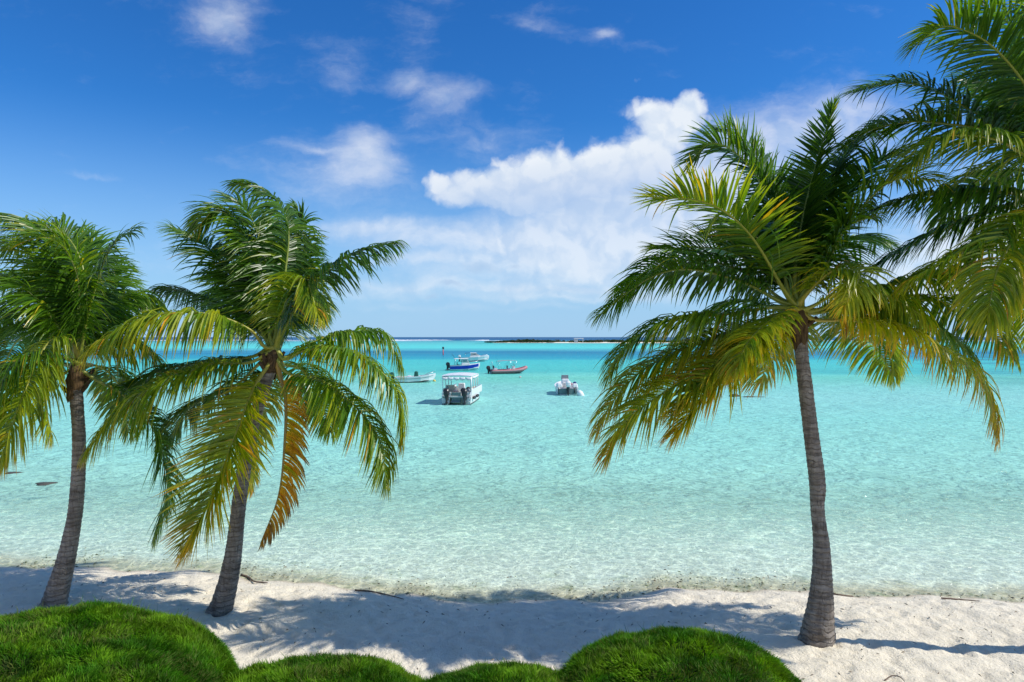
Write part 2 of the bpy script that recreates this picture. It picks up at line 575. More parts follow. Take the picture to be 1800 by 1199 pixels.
# sea: clear over the sand at the edge, turquoise over the shelf, deep blue past the reef
m, t = new_mat('lagoon_water')
pos = t.node('ShaderNodeNewGeometry').outputs['Position']
px_, py_, pz_ = t.sep(pos)
wob = t.noise(t.vmath('MULTIPLY', pos, (0.012, 0.05, 0.0)), 1.0, 5.0, 0.6)
patch = t.noise(t.vmath('MULTIPLY', pos, (0.010, 0.022, 0.0)), 1.0, 4.0, 0.55)
dist = t.math('MULTIPLY', py_, t.maprange(wob, 0.2, 0.8, 0.93, 1.07, clamp=False))
lg = t.math('LOGARITHM', t.math('MAXIMUM', dist, 10.0), 10.0)
fac = t.maprange(lg, 1.0, 4.2)
W_ = []
for (dd, c) in [(15, (190, 214, 200)), (20, (178, 220, 214)), (28, (166, 217, 213)), (38, (152, 214, 214)), (50, (146, 214, 217)), (67, (148, 212, 219)), (82, (136, 208, 213)),
                (103, (116, 210, 207)), (117, (72, 188, 196)), (140, (70, 194, 202)), (176, (58, 190, 206)), (192, (6, 158, 194)), (215, (0, 146, 190)), (262, (0, 122, 174)), (282, (16, 130, 178)), (312, (66, 164, 196)), (389, (86, 212, 222)),
                (640, (84, 190, 206)), (900, (78, 168, 192)), (1200, (30, 112, 160)), (1450, (6, 72, 140)), (6000, (2, 62, 132))]:
    W_.append(((math.log10(dd) - 1.0) / 3.2, tuple(min(.92, q * k) for q, k in zip(srgb(*c), (1.10, 1.12, 0.92) if dd < 90 else (1.06, 1.02, 0.82)))))
body = t.ramp(fac, W_)
# beds of weed and coral out on the shelf
reef = t.math('MULTIPLY', t.maprange(t.noise(t.vmath('MULTIPLY', pos, (0.02, 0.035, 0.0)), 1.0, 6.0, 0.65), 0.50, 0.64),
              t.math('MULTIPLY', t.maprange(py_, 60.0, 110.0), t.maprange(px_, 20.0, 110.0)))
reef = t.math('MULTIPLY', reef, t.maprange(py_, 700.0, 900.0, 1.0, 0.0))
body = t.mix(t.math('MULTIPLY', reef, 0.75), body, (0.03, 0.16, 0.24))
streak = t.noise(t.vmath('MULTIPLY', pos, (0.006, 0.05, 0.0)), 1.0, 4.0, 0.65)
body = t.mix(t.math('MULTIPLY', t.maprange(streak, 0.5, 0.72), t.maprange(py_, 120.0, 260.0, 0.10, 0.38)), body, (0.10, 0.52, 0.58))
body = t.mix(t.maprange(patch, 0.35, 0.75, 0.0, 0.25), body, t.mix(1.0, body, (0.72, 0.93, 0.97), 'MULTIPLY'))
# waves
q1 = t.vmath('ADD', pos, t.scale(t.noise(pos, 0.35, 2.0, 0.5, color=True), 1.6))
w1 = t.noise(t.vmath('MULTIPLY', q1, (0.55, 1.0, 1.0)), 0.9, 3.0, 0.55)
w2 = t.noise(t.vmath('MULTIPLY', q1, (0.6, 1.0, 1.0)), 3.2, 3.0, 0.6)
w3 = t.noise(t.vmath('MULTIPLY', pos, (0.10, 0.22, 1.0)), 1.0, 3.0, 0.55)
hgt = t.math('ADD', t.math('MULTIPLY', w1, 0.55), t.math('ADD', t.math('MULTIPLY', w2, 0.30), t.math('MULTIPLY', w3, 1.0)))
nrm = t.bump(hgt, 1.0, 0.75)
# painted caustics: a bright cell pattern put into the water's tint and opacity
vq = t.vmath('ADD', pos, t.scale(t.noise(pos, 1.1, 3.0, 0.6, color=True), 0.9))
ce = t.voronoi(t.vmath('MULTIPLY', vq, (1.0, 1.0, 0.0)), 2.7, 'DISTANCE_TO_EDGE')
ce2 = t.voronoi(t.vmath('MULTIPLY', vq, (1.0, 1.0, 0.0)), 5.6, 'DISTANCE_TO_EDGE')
caustic_net = t.math('MAXIMUM', t.maprange(ce, 0.0, 0.15, 1.0, 0.0, mode='SMOOTHSTEP'), t.math('MULTIPLY', t.maprange(ce2, 0.0, 0.16, 1.0, 0.0, mode='SMOOTHSTEP'), 0.5))
thru = t.math('MULTIPLY_ADD', caustic_net, 0.34, 0.88)
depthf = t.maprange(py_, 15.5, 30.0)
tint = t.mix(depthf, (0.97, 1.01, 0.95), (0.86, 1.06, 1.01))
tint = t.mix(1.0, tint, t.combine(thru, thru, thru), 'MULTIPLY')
tb = t.node('ShaderNodeBsdfTransparent')
t.put(tb.inputs['Color'], tint)
df = t.node('ShaderNodeBsdfDiffuse')
t.put(df.inputs['Color'], body)
t.put(df.inputs['Normal'], nrm)
op = t.maprange(t.math('MULTIPLY_ADD', wob, 3.0, py_), 17.0, 34.0, 0.04, 0.90, mode='SMOOTHSTEP')
op = t.math('SUBTRACT', op, t.math('MULTIPLY', t.math('MULTIPLY', caustic_net, t.maprange(w2, 0.40, 0.62)), t.maprange(py_, 24.0, 110.0, 0.5, 0.1)), clamp=True)
bodysh = t.mixshader(op, tb.outputs[0], df.outputs[0])
gl = t.node('ShaderNodeBsdfGlossy')
gl.inputs['Roughness'].default_value = 0.08
t.put(gl.inputs['Normal'], nrm)
fr = t.node('ShaderNodeFresnel')
fr.inputs['IOR'].default_value = 1.333
t.put(fr.inputs['Normal'], nrm)
# steep little waves keep the sea from turning into a mirror at grazing angles
fr = t.math('MULTIPLY', t.math('MINIMUM', fr.outputs[0], 0.42), t.maprange(py_, 30.0, 400.0, 0.42, 0.18))
t.out(t.mixshader(fr, bodysh, gl.outputs[0]))
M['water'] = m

m, t = new_mat('sea_foam')
p = t.node('ShaderNodeTexCoord').outputs['Object']
t.out(t.principled(t.mix(t.noise(p, 0.4, 4.0, 0.6), (0.75, 0.80, 0.82), (0.9, 0.92, 0.93)), 0.9, None, 0.2))
M['foam'] = m

m, t = new_mat('coral_rock')
p = t.node('ShaderNodeTexCoord').outputs['Object']
n = t.noise(p, 5.0, 6.0, 0.7)
t.out(t.principled(t.ramp(n, [(0.3, (0.03, 0.035, 0.03)), (0.7, (0.12, 0.11, 0.085))]), 0.85, t.bump(n, 0.8, 0.08), 0.3))
M['rock'] = m

m, t = new_mat('driftwood')
p = t.node('ShaderNodeTexCoord').outputs['Object']
n = t.noise(t.vmath('MULTIPLY', p, (4.0, 30.0, 30.0)), 1.0, 4.0, 0.6)
t.out(t.principled(t.ramp(n, [(0.3, (0.06, 0.04, 0.03)), (0.7, (0.24, 0.18, 0.13))]), 0.9, t.bump(n, 0.6, 0.01), 0.2))
M['wood'] = m


# ------------------------------------------------------------------ ground and sea
SHORE_PX = [(-400, 990), (0, 995), (200, 1000), (400, 1008), (470, 1022), (600, 1030), (700, 1046), (800, 1056), (1000, 1056),
            (1080, 1052), (1180, 1036), (1300, 1036), (1460, 1044), (1650, 1050), (1800, 1054), (2200, 1062)]
_s = [on_level(a, b) for a, b in SHORE_PX]
SX = np.array([p.x for p in _s])
SY = np.array([p.y for p in _s])


def shore_y(x):
    return np.interp(x, SX, SY) + 0.10 * np.sin(x * 2.1) + 0.06 * np.sin(x * 5.3 + 1.0)


def ground_z(x, y):
    x = np.asarray(x, dtype=float)
    y = np.asarray(y, dtype=float)
    s = shore_y(x) - y                        # metres inland
    land = 0.46 * (1 - np.exp(-np.clip(s, 0, None) / 1.7)) + 0.035 * np.clip(s - 4.0, 0, 8)
    sea = -0.9 * (1 - np.exp(-np.clip(-s, 0, None) / 16.0)) - 0.02 * np.clip(-s, 0, 60)
    return np.where(s >= 0, land, sea)


def grid_axis(parts):
    out = []
    for a, b, step in parts:
        out.append(np.arange(a, b, step))
    out.append(np.array([parts[-1][1]]))
    return np.unique(np.concatenate(out).round(4))


gx = grid_axis([(-6000, -600, 1800), (-600, -60, 60), (-60, -15, 1.5), (-15, 14, 0.065), (14, 60, 1.5), (60, 600, 60), (600, 6000, 1800)])
gy = grid_axis([(-3000, -200, 700), (-200, -20, 20), (-20, 6, 1.5), (6, 10, 0.15), (10, 20, 0.065), (20, 50, 0.5), (50, 140, 5)])
X, Y = np.meshgrid(gx, gy)
Z = ground_z(X, Y)
fine = (np.abs(X) < 16) & (Y > 5) & (Y < 21)
rough_amt = np.clip((shore_y(X) - Y) / 0.8, 0.15, 1.0)
rel = (fbm2(X * 0.9, Y * 0.9, 4, 3) - 0.5) * 0.09 + (fbm2(X * 4.5, Y * 4.5, 3, 9) - 0.5) * 0.06
# trodden sand: shallow scattered hollows
dent = vnoise2(X * 3.4 + 40, Y * 3.4, 21)
rel -= 0.040 * np.clip((dent - 0.58) / 0.25, 0, 1)
dent2 = vnoise2(X * 6.3 + 9, Y * 6.3, 33)
rel -= 0.034 * np.clip((dent2 - 0.55) / 0.25, 0, 1)
Z = Z + np.where(fine, rel * rough_amt, 0.0)
ny, nx = X.shape
idx = np.arange(ny * nx).reshape(ny, nx)
faces = np.stack([idx[:-1, :-1], idx[:-1, 1:], idx[1:, 1:], idx[1:, :-1]], -1).reshape(-1, 4)
sand = link('beach', mesh_arrays('beach', np.stack([X, Y, Z], -1).reshape(-1, 3), faces), M['sand'])
tag(sand, 'pale coral sand beach running along the lagoon edge', kind='structure')

wx = np.concatenate([-np.geomspace(40000, 30, 24), np.linspace(-24, 24, 9), np.geomspace(30, 40000, 24)])
wy = np.concatenate([[9.0, 12, 15], np.geomspace(18, 40000, 60)])
X, Y = np.meshgrid(wx, wy)
ny, nx = X.shape
idx = np.arange(ny * nx).reshape(ny, nx)
faces = np.stack([idx[:-1, :-1], idx[:-1, 1:], idx[1:, 1:], idx[1:, :-1]], -1).reshape(-1, 4)
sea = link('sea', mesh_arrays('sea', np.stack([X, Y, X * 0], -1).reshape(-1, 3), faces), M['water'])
tag(sea, 'clear turquoise lagoon turning deep blue past the reef', kind='structure')


# ------------------------------------------------------------------ islet, surf, hut
def islet():
    xs = np.linspace(-40, 260, 90)
    ys = np.linspace(655, 790, 26)
    X, Y = np.meshgrid(xs, ys)
    ex = np.clip((X + 32) / 40, 0, 1) * np.clip((250 - X) / 40, 0, 1)
    ey = np.clip(1 - np.abs((Y - (722 - 18 * np.clip(X / 200, 0, 1))) / 55), 0, 1)
    Z = -0.7 + 1.5 * np.sqrt(np.clip(ex * ey, 0, 1)) + (fbm2(X * .06, Y * .06, 3, 5) - .5) * 0.6
    ny, nx = X.shape
    idx = np.arange(ny * nx).reshape(ny, nx)
    faces = np.stack([idx[:-1, :-1], idx[:-1, 1:], idx[1:, 1:], idx[1:, :-1]], -1).reshape(-1, 4)
    o = link('islet_ground', mesh_arrays('islet_ground', np.stack([X, Y, Z], -1).reshape(-1, 3), faces), M['sand'])
    tag(o, 'low sandy islet lying on the reef near the horizon', kind='structure')
    # scrub: many small leaf faces heaped into uneven bushes
    n_b = 240
    V, C = [], []
    for i in range(n_b):
        bx = RNG.uniform(-26, 240)
        by = RNG.uniform(672 if bx < 40 else 684, 745)
        hgt = (1.7 + 1.8 * fbm2(np.array([bx * .05]), np.array([1.0]), 3, 8)[0] * RNG.uniform(.5, 1.5)) * np.clip((bx + 32) / 40, .35, 1)
        rad = RNG.uniform(2.2, 4.5)
        n = 130
        a, r = RNG.uniform(0, 2 * np.pi, n), np.sqrt(RNG.uniform(0, 1, n))
        zz = RNG.uniform(0.1, 1, n) * np.sqrt(1 - 0.8 * r * r)
        c = np.stack([bx + rad * r * np.cos(a), by + rad * r * np.sin(a), 0.5 + hgt * zz], -1)
        s = RNG.uniform(.25, .6, (n, 1))
        d1 = RNG.normal(size=(n, 3)); d1 /= np.linalg.norm(d1, axis=1, keepdims=True)
        d2 = np.cross(d1, RNG.normal(size=(n, 3))); d2 /= np.linalg.norm(d2, axis=1, keepdims=True)
        V.append(np.stack([c + d1 * s, c + d2 * s * .7, c - d1 * s, c - d2 * s * .7], 1).reshape(-1, 3))
        base = np.array([0.035, 0.060, 0.022]) if RNG.random() < .6 else np.array([0.075, 0.075, 0.035])
        C.append(np.repeat(base * RNG.uniform(.6, 1.4, (n, 1)), 4, 0))
    V, C = np.concatenate(V), np.concatenate(C)
    me = mesh_arrays('scrub', V, np.arange(len(V)).reshape(-1, 4), False)
    set_color(me, C)
    tag(link('scrub', me, M['needle']), 'low grey-green scrub covering the islet', 'scrub', kind='stuff')


islet()


def hut():
    p = on_level(1017, 603.0)
    z0 = 0.6
    h = empty('shelter_hut', (p.x, p.y, z0))
    tag(h, 'small open shelter with pale flat roof among the islet scrub', 'hut')
    MB().box((0, 0, 4.15), (9.5, 6, 0.35), 0.9).build('roof', M['white'], h)
    MB().box((0, 0, 3.8), (10.4, 6.6, 0.18)).build('eaves', M['offwhite'], h)
    for sx in (-1, 1):
        for sy in (-1, 1):
            MB().box((sx * 4.3, sy * 2.5, 1.6), (0.28, 0.28, 4.2)).build('post', M['offwhite'], h)
    MB().box((-2.2, 0.5, 1.4), (3.2, 3.0, 3.0)).build('room', M['offwhite'], h)
    MB().box((0, 0, -0.4), (9.0, 5.5, 0.5)).build('platform', M['offwhite'], h)


hut()


def surf():
    V, Fc = [], []
    b = 0
    lines = [(120, 860, 598.2, 1.0), (330, 700, 597.6, .7), (820, 905, 598.9, .8), (500, 760, 599.4, .5), (930, 960, 598.0, .9), (1000, 1020, 599.0, .6),
             (1120, 1800, 599.2, .6), (1500, 1900, 600.0, .7), (-300, 300, 598.6, .8), (1650, 2000, 598.4, .8)]
    for (a, c, py, hh) in lines:
        dist = CAM_Z * F / (py - CY)
        xa, xc = (a - CX) / F * dist, (c - CX) / F * dist
        n = int((xc - xa) / 3.0)
        t = np.linspace(xa, xc, n)
        amp = np.clip(fbm2(t * .02 + a, t * 0 + py, 4, 4) * 2.4 - .75, 0, 1.2) * hh
        yy = dist + 14 * (fbm2(t * .012, t * 0 + a, 3, 6) - .5)
        prof = [(-5.5, .02), (-2.0, .35), (-.3, 1.0), (.8, .75), (2.4, .02)]
        for (oy, oz) in prof:
            jit = RNG.uniform(.75, 1.25, n)
            V.append(np.stack([t, yy + oy * amp, oz * amp * 1.35 * jit - .02], -1))
        for k in range(4):
            i = b + k * n + np.arange(n - 1)
            Fc.append(np.stack([i, i + 1, i + n + 1, i + n], -1))
        b += 5 * n
    o = link('surf', mesh_arrays('surf', np.concatenate(V), np.concatenate(Fc)), M['foam'])
    tag(o, 'white surf breaking in thin lines on the outer reef', 'surf', kind='stuff')


surf()


# ------------------------------------------------------------------ palms
def catmull(P, n):
    """smooth curve through the rows of P, n samples evenly spread along it"""
    P = np.asarray(P, dtype=float)
    E = np.vstack([2 * P[0] - P[1], P, 2 * P[-1] - P[-2]])
    out = []
    for i in range(len(P) - 1):
        p0, p1, p2, p3 = E[i], E[i + 1], E[i + 2], E[i + 3]
        for t in np.linspace(0, 1, 24, endpoint=False):
            out.append(0.5 * ((2 * p1) + (-p0 + p2) * t + (2 * p0 - 5 * p1 + 4 * p2 - p3) * t * t + (-p0 + 3 * p1 - 3 * p2 + p3) * t ** 3))
    out.append(P[-1])
    out = np.array(out)
    s = np.concatenate([[0], np.cumsum(np.linalg.norm(np.diff(out, axis=0), axis=1))])
    q = np.linspace(0, s[-1], n)
    return np.stack([np.interp(q, s, out[:, k]) for k in range(P.shape[1])], -1)


def norm(a):
    return a / np.maximum(np.linalg.norm(a, axis=-1, keepdims=True), 1e-9)


GREEN = np.array([0.036, 0.100, 0.010])
MIDG = np.array([0.120, 0.250, 0.010])
YELL = np.array([0.42, 0.43, 0.014])
ORNG = np.array([0.74, 0.37, 0.025])
BRWN = np.array([0.22, 0.115, 0.05])
AGES = np.array([0, 0.35, 0.7, 1.0, 1.4])
ACOL = np.stack([GREEN, MIDG, YELL, ORNG, BRWN])


def age_color(a):
    a = np.clip(a, 0, 1.4)
    return np.stack([np.interp(a, AGES, ACOL[:, k]) for k in range(3)], -1)


WIND = np.array([-0.55, 0.10, 0.0])


def make_frond(parent, origin, hub, hub_d, pts, depth, age, droop, twist=0.0, length=4.2, lmax=1.12, label=None, rng=RNG, fill=1.0, wind=0.5, sides=(-1, 1)):
    """pts: pixels the midrib passes, hub first; depth: -1 towards the camera .. 1 out to sea"""
    P = np.array([hub] + list(pts), dtype=float)
    C2 = catmull(P, 44)
    m_px = hub_d / F
    l2 = np.sum(np.linalg.norm(np.diff(C2, axis=0), axis=1)) * m_px
    off = math.sqrt(max(length ** 2 - l2 ** 2, (0.45 * length) ** 2)) * depth
    tt = np.linspace(0, 1, 44)
    D = hub_d + off * (1 - (1 - tt) ** 1.5)
    R = np.stack([(C2[:, 0] - CX) / F * D, D, CAM_Z - (C2[:, 1] - CY) / F * D], -1)
    T = norm(np.gradient(R, axis=0))
    L = np.sum(np.linalg.norm(np.diff(R, axis=0), axis=1))
    hdir = R[-1] - R[0]
    hdir[2] = 0
    mid = R[22] - R[0]
    mid[2] = 0
    hdir = norm(hdir + mid)
    side0 = np.cross(np.array([0, 0, 1.0]), hdir)
    S = side0 - T * np.sum(T * side0, -1, keepdims=True)
    S = norm(S)
    N = np.cross(T, S)
    if np.mean(N[:, 2]) < 0 and np.mean(np.abs(T[:, 2])) < 0.6:
        N, S = -N, -S
    twist = twist if twist else rng.uniform(-.45, .45)
    tw = twist * (0.3 + 0.7 * tt)[:, None]
    S, N = S * np.cos(tw) + N * np.sin(tw), N * np.cos(tw) - S * np.sin(tw)
    # leaflets on both sides of the rib
    n_side = int(122 * fill * L / 4.2) + 8
    V, Fc, Cc = [], [], []
    for sgn in sides:
        uu = (np.arange(n_side) + rng.uniform(-.35, .35, n_side)) / n_side
        uu = np.clip(uu, 0, 1)
        keep = rng.random(n_side) > (0.03 + 0.10 * max(0, age - .5))
        uu = uu[keep]
        n = len(uu)
        tq = 0.17 + 0.83 * uu
        pos = np.stack([np.interp(tq, tt, R[:, k]) for k in range(3)], -1)
        Tq = norm(np.stack([np.interp(tq, tt, T[:, k]) for k in range(3)], -1))
        Sq = norm(np.stack([np.interp(tq, tt, S[:, k]) for k in range(3)], -1)) * sgn
        Nq = norm(np.stack([np.interp(tq, tt, N[:, k]) for k in range(3)], -1))
        prof = np.interp(uu, [0, .12, .35, .6, .85, 1.0], [.55, .85, 1.0, .92, .62, .34])
        ll = lmax * prof * rng.uniform(.86, 1.1, n)
        ang = np.radians(np.interp(uu, [0, .3, .8, 1], [80, 68, 48, 16]) + rng.normal(0, 5.0, n))
        # tufts of leaflets lean together
        clump = (fbm2(uu * 14 + sgn * 5 + hub[0] + pts[-1][0], uu * 0 + pts[-1][1], 2, 3) - .5)
        lift = 0.30 - 0.22 * np.clip(droop - 1.0, 0, .8) / .8 + rng.normal(0, .13, n) + clump * .75
        dr = norm(np.cos(ang)[:, None] * Tq + np.sin(ang)[:, None] * Sq + lift[:, None] * Nq)
        width = np.interp(uu, [0, .3, .9, 1], [.036, .049, .036, .020]) * rng.uniform(.85, 1.15, n)
        segs = 5
        p = pos.copy()
        dcur = dr.copy()
        g = droop ** 1.6 * (0.15 + 0.08 * rng.random(n)) * (1 + clump * .6)
        limp = rng.random(n) < .07                              # snapped leaflets hang straight down
        g = np.where(limp, g + rng.uniform(.3, .8, n), g)
        ageq = age * .88 + rng.normal(0, .08, n) + np.interp(uu, [0, .75, 1], [0, .03, .22]) * (0.4 + age) + clump * .2
        ageq = np.where(rng.random(n) < .025, ageq + .45, ageq)
        rows = []
        for k in range(segs + 1):
            f = k / segs
            wk = width * [0.55, 1.0, 1.0, .82, .5, .06][k] * .5
            cross = norm(np.cross(dcur, Nq) + 1e-6)
            up = norm(np.cross(cross, dcur))
            rows.append((p - cross * wk[:, None] + up * (wk * .55)[:, None], p, p + cross * wk[:, None] + up * (wk * .55)[:, None]))
            a_k = ageq + np.interp(f, [0, .6, 1], [0, .03, .32]) * (0.35 + age)
            Cc.append(np.repeat(age_color(a_k) * rng.uniform(.82, 1.18, (n, 1)), 3, 0))
            p = p + dcur * (ll / segs)[:, None]
            bend = np.array([0, 0, -1.0]) + WIND * wind
            dcur = norm(dcur + bend[None, :] * (g * (1.25 - .5 * f))[:, None] + rng.normal(0, .022, (n, 3)))
        base = sum(len(v) for v in V)
        W = np.stack([np.stack(r, 1) for r in rows], 0)          # seg+1, n, 3, xyz
        V.append(W.reshape(-1, 3))
        for k in range(segs):
            i0 = base + (k * n + np.arange(n)) * 3
            i1 = base + ((k + 1) * n + np.arange(n)) * 3
            for q in (0, 1):
                Fc.append(np.stack([i0 + q, i0 + q + 1, i1 + q + 1, i1 + q], -1))
    V = np.concatenate(V) - origin
    me = mesh_arrays('frond', V, np.concatenate(Fc), False)
    set_color(me, np.concatenate(Cc))
    fr = link('frond', me, M['frond'], parent)
    if label:
        fr['label'] = label
    # midrib: a broad stalk thinning to the tip
    k = 6
    rr = np.interp(tt, [0, .06, .18, .5, 1], [.075, .052, .032, .020, .006])
    ring = []
    for j in range(k):
        a = 2 * math.pi * j / k
        ring.append(R + S * (math.cos(a) * rr * 1.25)[:, None] + N * (math.sin(a) * rr * .8)[:, None])
    RV = np.stack(ring, 1).reshape(-1, 3) - origin
    i = np.arange(43)[:, None] * k
    j = np.arange(k)[None, :]
    j2 = (j + 1) % k
    RF = np.stack([i + j, i + j2, i + k + j2, i + k + j], -1).reshape(-1, 4)
    rm = mesh_arrays('midrib', RV, RF)
    rc = age_color(np.clip(0.52 + 0.45 * age - 0.12 * tt, 0, 1.35))
    rc = rc * 0.55 + np.array([0.20, 0.20, 0.06]) * 0.45
    if age > 1.0:
        rc = rc * 0.5 + np.array([.40, .22, .05]) * 0.5
    set_color(rm, np.repeat(rc, k, 0))
    link('midrib', rm, M['rib'], fr)
    return fr


def make_trunk(parent, origin, pts, dist0, dist1, widths, rng):
    """pts: pixels up the trunk from the base; widths in pixels"""
    P = np.array([(a, b, wd * .86) for (a, b), wd in zip(pts, widths)], dtype=float)
    n = 260
    C = catmull(P, n)
    D = np.linspace(dist0, dist1, n)
    R = np.stack([(C[:, 0] - CX) / F * D, D, CAM_Z - (C[:, 1] - CY) / F * D], -1)
    rad = C[:, 2] * .5 * D / F
    s = np.concatenate([[0], np.cumsum(np.linalg.norm(np.diff(R, axis=0), axis=1))])
    seg = 22
    a = np.linspace(0, 2 * np.pi, seg, endpoint=False)
    # leaf-scar rings: a slow swell and a sharp step, tilted and uneven round the trunk
    A, SS = np.meshgrid(a, s)
    ph = SS / 0.105 + 0.9 * fbm2(SS * 1.2, SS * 0, 3, int(pts[0][0]))[:, :] * 4 + 0.25 * np.sin(A + SS * 1.3)
    saw = ph - np.floor(ph)
    rr = rad[:, None] * (1 + 0.075 * (saw - .5) + 0.16 * (fbm2(np.cos(A) * 2 + 5 + SS * 1.1, np.sin(A) * 2 + SS * 2.2, 4, 12) - .5))
    low = np.exp(-SS / .35)
    rr = rr * (1 + low * 0.25 * (vnoise2(A * 2.5, SS * 6, 5) - .4))
    V = np.stack([R[:, None, 0] + rr * np.cos(A), R[:, None, 1] + rr * np.sin(A), np.repeat(R[:, 2:3], seg, 1)], -1).reshape(-1, 3) - origin
    i = np.arange(n - 1)[:, None] * seg
    j = np.arange(seg)[None, :]
    j2 = (j + 1) % seg
    Fc = np.stack([i + j, i + j2, i + seg + j2, i + seg + j], -1).reshape(-1, 4)
    link('trunk', mesh_arrays('trunk', V, Fc), M['bark'], parent)


def make_palm(label, base_px, dist0, dist1, trunk, widths, hub, fronds, seed, length=4.2):
    rng = np.random.default_rng(seed)
    b = at(base_px[0], base_px[1], dist0)
    root = empty('palm_tree', b)
    tag(root, label, 'palm tree', 'coconut palms along the beach')
    o = np.array(b)
    make_trunk(root, o, trunk, dist0, dist1, widths, rng)
    h = np.array(at(hub[0], hub[1], dist1))
    # fibrous sheath wrapping the leaf bases
    mb = MB()
    top = np.array(at(trunk[-1][0], trunk[-1][1], dist1))
    r = widths[-1] * .43 * dist1 / F
    ax = h - top
    prof = [(-.45, 1.0), (-.2, 1.05), (0.0, 1.12), (.3, 1.25), (.6, 1.12), (.9, .8), (1.15, .35)]
    vs, fs = [], []
    for q, k in prof:
        c = top + ax * q
        for j in range(14):
            a = j * 2 * math.pi / 14
            k2 = k * (1 + rng.uniform(-.12, .12))
            drop = rng.uniform(-.35, .2) if q == prof[0][0] else 0.0      # ragged lower edge
            vs.append(tuple(c + ax * drop + np.array([math.cos(a), math.sin(a), 0]) * r * k2 - o))
    for i in range(len(prof) - 1):
        for j in range(14):
            j2 = (j + 1) % 14
            fs.append((i * 14 + j, i * 14 + j2, (i + 1) * 14 + j2, (i + 1) * 14 + j))
    mb.add(vs, fs, True)
    mb.build('leaf_sheath', M['fibre'], root)
    # a few broken leaf stalks left on the neck
    for k in range(6):
        a = rng.uniform(0, 6.28)
        c = top + ax * rng.uniform(-.3, .5) - o
        dirv = np.array([math.cos(a), math.sin(a), 0])
        p0 = c + dirv * r * .9
        p1 = c + dirv * (r + rng.uniform(.08, .2)) + np.array([0, 0, rng.uniform(.1, .3)])
        MB().tube([p0, (p0 + p1) / 2 + np.array([0, 0, -.02]), p1], [.05, .045, .03], 6).build('stalk_stub', M['fibre'], root)
    for fd in fronds:
        pts, depth, age, droop = fd[:4]
        kw = fd[4] if len(fd) > 4 else {}
        jh = (hub[0] + rng.uniform(-5, 5), hub[1] + rng.uniform(-5, 8))
        make_frond(root, o, jh, dist1, pts, depth, age, droop, rng=rng, length=kw.pop('length', length), **kw)
    return root


PALM_A = [  # leftmost palm
    ([(128, 602), (100, 594), (76, 615), (52, 668), (30, 725), (2, 805)], -.9, .55, 1.8, dict(lmax=1.2, wind=.2, label='bright green frond arching over and hanging down in front of the trunk')),
    ([(140, 560), (111, 471), (62, 400), (0, 385), (-50, 400)], .3, .22, 1.0, dict(wind=1.2)),
    ([(143, 560), (148, 483), (123, 422), (75, 395), (20, 400)], .5, .15, 1.0, dict(wind=1.2)),
    ([(150, 576), (175, 483), (200, 430), (240, 402)], -.2, .10, 1.3, dict(fill=.7, wind=.1, twist=.9, lmax=.85)),
    ([(152, 600), (185, 545), (235, 516), (282, 545)], .7, .30, 1.5, {}),
    ([(125, 610), (74, 550), (25, 545), (-40, 600)], .6, .18, 1.3, {}),
    ([(115, 630), (74, 622), (25, 640), (-20, 715)], -.5, .25, 1.5, {}),
    ([(160, 620), (200, 604), (245, 606), (285, 640)], .3, .50, 1.5, {}),
    ([(170, 668), (230, 704), (272, 760), (294, 850), (270, 945)], .35, .28, 1.1, dict(label='dark green frond drooping right and down towards the water')),
    ([(110, 660), (85, 680), (82, 720), (92, 770)], -.3, .55, 1.3, dict(length=2.2, lmax=.8)),
    ([(125, 590), (95, 500), (45, 440), (-20, 435)], .4, .28, 1.1, dict(wind=1.0)),
    ([(120, 600), (60, 520), (0, 490), (-60, 510)], -.2, .24, 1.2, {}),
    ([(140, 570), (135, 480), (95, 420), (40, 425)], -.2, .32, 1.0, dict(wind=1.0)),
    ([(150, 590), (165, 510), (170, 450), (150, 410)], .7, .15, 1.0, {}),
    ([(155, 600), (190, 520), (205, 480), (215, 470)], .9, .2, 1.2, {}),
    ([(150, 640), (185, 650), (215, 690), (225, 760)], .8, .3, 1.4, {}),
    ([(100, 640), (50, 660), (10, 720), (-20, 800)], .6, .35, 1.4, {}),
    ([(120, 620), (80, 580), (30, 600), (0, 660)], .9, .2, 1.4, {}),
    ([(120, 590), (80, 510), (40, 480), (10, 500)], .8, .18, 1.2, {}),
]
